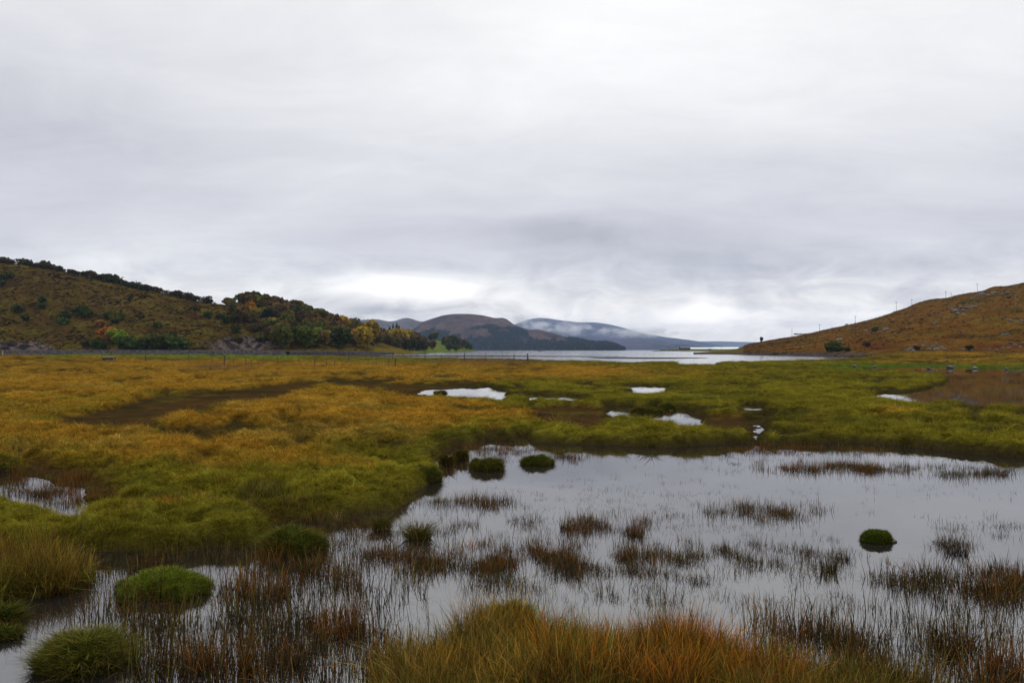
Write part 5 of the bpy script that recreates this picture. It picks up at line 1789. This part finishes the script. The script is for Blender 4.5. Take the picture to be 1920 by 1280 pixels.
# ------------------------------------------------------------------ road wall on its stony bank
def road_wall():
    def line(u):      # wall distance along the road
        return float(np.interp(u, [-1500, -200, 0, 540, 620, 700, 745], [300, 340, 349, 352, 385, 420, 450]))
    for (u0, u1, lab, hh) in ((-700, 536, 'long grey drystone wall with upright coping along the road below the left hill', 1.0), (544, 735, 'shorter drystone wall running on beside the loch under the wood', 0.95)):
        Xa = line(u0) * (u0 - U0) / F_PX
        root = empty('drystone_wall', (Xa, line(u0), 0))
        tag(root, lab, 'wall')
        step = 0.75
        body, cope, foot = MB(), MB(), MB()
        u = u0
        while u < u1:
            Yw = line(u); X = Yw * (u - U0) / F_PX
            dx, dy = X - Xa, Yw - line(u0)
            taper = 1.0 if u < 620 else float(np.interp(u, [620, 735], [1.0, 0.55]))
            top = (2.15 if u0 < 500 else 1.9) * taper
            nrow = 4
            z = 0.9 * taper
            rh = (top - z) / nrow
            for r in range(nrow):
                body.box(dx + random.uniform(-.1, .1) + (step / 2 if r % 2 else 0), dy + random.uniform(-.03, .03), z + rh * (r + 0.5), step * random.uniform(.8, .97), 0.55, rh * random.uniform(.82, .96), random.uniform(-.04, .04), 0.06)
            # upright coping stones, one every half metre or so
            for q in (0.0,):
                cope.box(dx + q + random.uniform(-.03, .03), dy, top + 0.22, 0.26, 0.5, 0.46 * random.uniform(.85, 1.1), random.uniform(-.1, .1), 0.08)
            # tumbled stone bank under the wall
            for q in range(3):
                zz = random.uniform(-0.1, 0.95) * taper
                sz = random.uniform(0.3, 0.75)
                foot.box(dx + random.uniform(-.5, .5), dy - 0.5 - (0.95 - zz) * 1.2, zz, sz * 1.3, sz, sz * 0.7, random.uniform(-1, 1), 0.15)
            u += step * F_PX / Yw
        for o_, nm in ((body.build('wall_stones', M_WALL, root), 0), (cope.build('coping_stones', M_WALL, root), 0), (foot.build('footing_rubble', M_WALL, root), 0)):
            o_['kind'] = 'stuff'
        # packed earth core behind the stones
        core = MB()
        n = 40
        for k in range(n):
            ua = u0 + (u1 - u0) * k / n; ub = u0 + (u1 - u0) * (k + 1) / n
            A = Vector((line(ua) * (ua - U0) / F_PX - Xa, line(ua) - line(u0) + 0.9, 0)); B = Vector((line(ub) * (ub - U0) / F_PX - Xa, line(ub) - line(u0) + 0.9, 0))
            ta = 1.0 if ua < 620 else float(np.interp(ua, [620, 735], [1.0, 0.55]))
            s = len(core.v)
            H_ = 1.75 * ta
            for P in (A, B):
                core.v += [(P.x, P.y - 1.6, -0.5), (P.x, P.y - 0.55, H_ * 0.55), (P.x, P.y - 0.5, H_), (P.x, P.y + 4.5, H_), (P.x, P.y + 7, -0.5)]
            for j in range(4):
                core.f.append((s + j, s + 5 + j, s + 6 + j, s + 1 + j))
        core.build('earth_core', M_SOIL, root)


road_wall()


# ------------------------------------------------------------------ utility poles on the right hill
def pole(u, vb, vt, label, s=0.995, arms=1):
    if s is None:
        X, Y, z = right_hit(u, vb)
    else:
        X, Y, z = [float(q) for q in RIGHT.point(u, s)]
    h = at_dist(u, vt, Y)[2] - z
    root = empty('utility_pole', (X, Y, z), 0.5)
    tag(root, label, 'utility pole', 'utility poles on the right hill')
    MB().tube((0, 0, -0.6), (0, 0, h), 0.15, 0.11, 8).build('pole', M_POLE, root)
    if arms:
        MB().box(0, 0.0, h - 0.5, 2.3, 0.20, 0.24).build('crossarm', M_POLE, root)
        for dx in (-1.05, 0, 1.05):
            MB().tube((dx, 0, h - 0.38), (dx, 0, h + (0.12 if dx else 0.35)), 0.09, 0.06, 6).build('insulator', M_WIRE, root)


pole(1485, 624, 615.5, 'shortest utility pole, lowest on the skyline of the right hill', arms=0)
pole(1537, 618, 608, 'second lowest utility pole on the skyline')
pole(1604, 607, 592.5, 'utility pole with crossarm standing third along the skyline', )
pole(1681, 585, 566, 'tall leaning looking pole at the steepening of the skyline')
pole(1710, 571, 561, 'short pole just right of the tall one at the steepening')
pole(1774, 558, 546, 'pole with crossarm, left of the close pair on the upper skyline')
pole(1784, 556, 547, 'slim pole, right of the close pair on the upper skyline', arms=0)
pole(1833, 546, 532, 'highest pole with crossarm near the hilltop')
pole(1905, 574, 551, 'pole standing in front of the slope near the right edge', None)
# low ruined wall bits on the skyline
bx_, by_, bz_ = [float(q) for q in RIGHT.point(1508, 0.96)]
ru = empty('ruined_wall', (bx_, by_, bz_ - 0.1))
tag(ru, 'pale low ruined wall on the lower skyline between two poles', 'wall')
m = MB()
for k in range(14):
    m.box(-8 + k * 1.15, random.uniform(-.2, .2), 0.4 + random.uniform(-.1, .25), 1.1, 0.7, 0.9 + random.uniform(-.2, .4), random.uniform(-.1, .1), 0.1)
m.build('stones', M_ROCK, ru)['kind'] = 'stuff'
bx_, by_, bz_ = [float(q) for q in RIGHT.point(1588, 0.985)]
hu = empty('stone_hut', (bx_, by_, bz_ - 0.3))
hu.scale = (0.6, 0.6, 0.6)
tag(hu, 'tiny pale stone hut on the skyline left of the third pole', 'hut')
MB().box(0, 0, 0.6, 3.6, 3.0, 1.4).build('wall', M_ROCK, hu)
mm = MB(); s0 = [(-2, -1.7, 1.7), (2, -1.7, 1.7), (2, 1.7, 1.7), (-2, 1.7, 1.7), (-2, 0, 2.6), (2, 0, 2.6)]
mm.v = s0; mm.f = [(0, 1, 5, 4), (3, 4, 5, 2), (0, 4, 3), (1, 2, 5), (0, 3, 2, 1)]
mm.build('roof', M_ROCKD, hu)


# ------------------------------------------------------------------ buildings and boats across the water
M_SHEDD = plain_mat('dark_shed_boards', (0.020, 0.018, 0.024), (0.035, 0.03, 0.04), 0.3, 0.8)
M_SHEDR = plain_mat('dark_shed_roof', (0.05, 0.045, 0.055), (0.07, 0.06, 0.075), 0.3, 0.7)
M_PALEW = plain_mat('pale_render', (0.42, 0.44, 0.40), (0.30, 0.34, 0.30), 0.1, 0.8)
M_WHITER = plain_mat('white_sheet_roof', (0.66, 0.67, 0.66), None, 1, 0.5, 0.3)
M_GLASS = plain_mat('dark_window_glass', (0.02, 0.025, 0.03), None, 1, 0.2, 0.5)


def shed(u0, u1, vt, vb, Y, wall, roof, label, cat='building', name='shed', ridge=0.35, depth=18.0, wins=0, zb=0.3):
    x0 = Y * (u0 - U0) / F_PX; x1 = Y * (u1 - U0) / F_PX
    z1 = at_dist(u0, vt, Y)[2]
    w = x1 - x0
    root = empty(name, ((x0 + x1) / 2, Y, zb))
    tag(root, label, cat)
    H_ = z1 - zb
    he = H_ * (1 - ridge)
    MB().box(0, 0, he / 2 - 0.5, w, depth, he + 1).build('wall', wall, root)
    m = MB(); a, d = w / 2 + 0.4, depth / 2 + 0.5
    m.v = [(-a, -d, he), (a, -d, he), (a, d, he), (-a, d, he), (-a, 0, H_), (a, 0, H_), ]
    m.f = [(0, 1, 5, 4), (3, 4, 5, 2), (0, 4, 3), (1, 2, 5), (0, 3, 2, 1)]
    m.build('roof', roof, root)
    for k in range(wins):
        MB().box(-w / 2 + w * (k + 0.5) / wins, -depth / 2 - 0.03, he * 0.5, w / wins * 0.35, 0.1, he * 0.4).build('window', M_GLASS, root)
    return root


YB = 1500.0
# low spit carrying the buildings
sp = HILLSPIT = Hill([(1222, 657.5, 1380, 1420), (1240, 656.4, 1370, 1450), (1270, 656.0, 1350, 1480), (1300, 655.6, 1200, 1480), (1340, 655.0, 1000, 1460), (1380, 653.6, 900, 1400), (1420, 652.5, 800, 1300), (1470, 653, 800, 1200)], 0.5, 851, 0.02, 40, -0.6, 1.0)
HILLSPIT.mesh('low_spit', 120, 40, lambda X, Y, z, u, s, dz: lerp3(np.zeros(X.shape + (3,)) + np.array((0.10, 0.105, 0.045)), (0.06, 0.055, 0.05), sstep(s, 0.06, 0.01)), M_HILL, 'low green spit with sheds across the water')
shed(1275, 1292, 649.6, 656, YB, M_SHEDD, M_SHEDR, 'dark boxy shed at the end of the low spit', wins=2)
shed(1294, 1340, 651.2, 656, YB + 30, M_PALEW, M_WHITER, 'long pale building with a white roof beside the dark shed', ridge=0.4, wins=8, name='long_building')
shed(1338, 1384, 650.6, 655, YB + 80, M_PALEW, M_WHITER, 'second long white roofed building farther right on the spit', ridge=0.5, wins=6, name='long_building')
shed(1238, 1249, 654.2, 657, YB - 60, M_SHEDD, M_SHEDR, 'low dark hut at the tip of the spit', wins=1, depth=8)
shed(1254, 1272, 653.2, 657, YB - 20, M_SHEDD, M_SHEDR, 'low black shed between the hut and the boxy shed', wins=2, depth=10)
shed(1329, 1333, 653.4, 656.5, 1250, M_SHEDD, M_SHEDR, 'tiny dark kiosk in front of the white roofed buildings', wins=1, depth=4, ridge=0.25)
for (u, vt, lab) in ((1251, 651, 'left mast beside the black shed on the spit'), (1259, 651.5, 'right mast beside the black shed on the spit'), (1353, 649, 'reddish mast in front of the long white roof')):
    X, Y, z1 = at_dist(u, vt, 1400.0)
    r = empty('mast', (float(X), 1400.0, 0.5)); tag(r, lab, 'mast')
    MB().tube((0, 0, -1), (0, 0, float(z1) - 0.5), 0.25, 0.15, 6).build('pole', M_POLE, r)
    MB().tube((-0.9, 0, float(z1) - 1.6), (0.9, 0, float(z1) - 1.6), 0.1, 0.1, 5).build('spar', M_POLE, r)


def boat(u, v, wpx, label, cabin=True):
    X, Y = ground(u, v, 0.0); X, Y = float(X), float(Y)
    L = wpx * Y / F_PX
    root = empty('boat', (X, Y, 0)); tag(root, label, 'boat')
    n = 12; m = MB()
    for i in range(n + 1):
        t = i / n; x = (t - 0.5) * L
        w = 0.16 * L * math.sin(min(1, t * 1.6 + 0.25) * math.pi / 2) * (1 - max(0, t - 0.6) ** 2 * 5.5)
        w = max(w, 0.02)
        sh = 0.09 * L * (1 + 0.5 * t * t)
        m.v += [(x, -w, sh), (x, -w * 0.8, 0.02 * L), (x, 0, -0.04 * L), (x, w * 0.8, 0.02 * L), (x, w, sh)]
    for i in range(n):
        for j in range(4):
            a = i * 5 + j; m.f.append((a, a + 1, a + 6, a + 5))
        m.f.append((i * 5, i * 5 + 5, i * 5 + 9, i * 5 + 4))
    m.f.append((0, 4, 3, 2, 1))
    m.build('hull', M_SHEDD, root)
    if cabin:
        MB().box(-0.15 * L, 0, 0.15 * L, 0.25 * L, 0.18 * L, 0.14 * L).build('cabin', M_SHEDR, root)
    return root


boat(1012, 658.6, 9, 'dark long boat moored under the middle mountain')
boat(1049, 660.2, 5, 'small dark dinghy right of the long boat', False)
boat(944, 658.6, 4, 'little dark boat left of the long one near the far shore', False)

# ------------------------------------------------------------------ air and low cloud
def box_obj(name, x0, x1, y0, y1, z0, z1):
    return MB().box((x0 + x1) / 2, (y0 + y1) / 2, (z0 + z1) / 2, x1 - x0, y1 - y0, z1 - z0)


m, w = new_mat('air')
pv = w.n('ShaderNodeVolumePrincipled')
pv.inputs['Color'].default_value = (0.52, 0.70, 1.0, 1)
pv.inputs['Density'].default_value = 0.000050
pv.inputs['Anisotropy'].default_value = 0.2
finish(w, None, vol=pv.outputs[0])
hz = box_obj('haze', -16600, 16600, -400, 16800, -3.6, 560).build('haze', m)
tag(hz, 'thin bluish haze softening the distant hills', kind='stuff')


def cloud_mat(name, dens, sc, lo, hi, stretch=(1, 1, 1.6), edge=0.35):
    m, w = new_mat(name)
    tc = w.n('ShaderNodeTexCoord')
    mp = w.n('ShaderNodeMapping'); mp.inputs['Scale'].default_value = stretch
    w.link(pos(w), mp.inputs[0])
    n = w.noise(mp.outputs[0], sc, 5, 0.62, 0.2)
    g = w.n('ShaderNodeTexGradient', gradient_type='SPHERICAL')
    mg = w.n('ShaderNodeMapping')
    w.link(tc.outputs['Object'], mg.inputs[0])
    w.link(mg.outputs[0], g.inputs[0])
    d = w.math('ADD', n, w.math('MULTIPLY', w.math('SUBTRACT', g.outputs['Fac'], 0.5), edge * 2))
    d = w.maprange(d, lo, hi, 0.0, dens)
    v = w.n('ShaderNodeVolumePrincipled')
    v.inputs['Color'].default_value = (0.97, 0.97, 0.98, 1)
    w.link(d, v.inputs['Density'])
    finish(w, None, vol=v.outputs[0])
    return m


M_CLOUD = cloud_mat('mist_wisps', 0.006, 0.0075, 0.48, 0.74, (1, 0.5, 2.2), 0.30)


def mist(u, v, ru, rv, Y, dy, label):
    X, _, z = at_dist(u, v, Y)
    import bmesh
    bm = bmesh.new(); bmesh.ops.create_icosphere(bm, subdivisions=3, radius=1.0)
    me = bpy.data.meshes.new('low_mist'); bm.to_mesh(me); bm.free()
    o = link('low_mist', me, [M_CLOUD])
    o.location = (float(X), Y, float(z)); o.scale = (ru * Y / F_PX, dy, rv * Y / F_PX)
    tag(o, label, kind='stuff')


mist(1200, 622, 160, 20, 7900, 380, 'bank of white mist drifting along the foot of the blue mountain')
mist(1075, 616, 80, 22, 7900, 350, 'torn white mist in the glen of the blue mountain')
mist(1005, 610, 60, 22, 7900, 330, 'white mist behind the shoulder of the middle mountain')
mist(975, 600, 36, 20, 7000, 250, 'wisp of mist rising over the middle mountain')
mist(675, 596, 50, 14, 6300, 250, 'thin mist on the top of the left far mountain')

# ------------------------------------------------------------------ labels: tell alike neighbours apart by their order
ORD = ('first second third fourth fifth sixth seventh eighth ninth tenth eleventh twelfth thirteenth fourteenth fifteenth sixteenth seventeenth eighteenth nineteenth '
       'twentieth').split()
TENS = {2: 'twenty', 3: 'thirty'}


def ordinal(k):
    if k < 20:
        return ORD[k]
    t, r = divmod(k + 1, 10)
    return TENS.get(t, 'forty') + '-' + ORD[r - 1] if r else {3: 'thirtieth', 4: 'fortieth'}.get(t, 'last')


same = {}
for o in COL.objects:
    if o.parent is None and 'label' in o and 'category' in o:
        same.setdefault(o['label'], []).append(o)
for lab, obs in same.items():
    if len(obs) < 2:
        continue
    obs.sort(key=lambda q: q.location.x / q.location.y)
    for k, o in enumerate(obs):
        o['label'] = '%s, %s from left' % (lab, ordinal(k) if k < len(obs) - 1 or len(obs) < 3 else 'last')
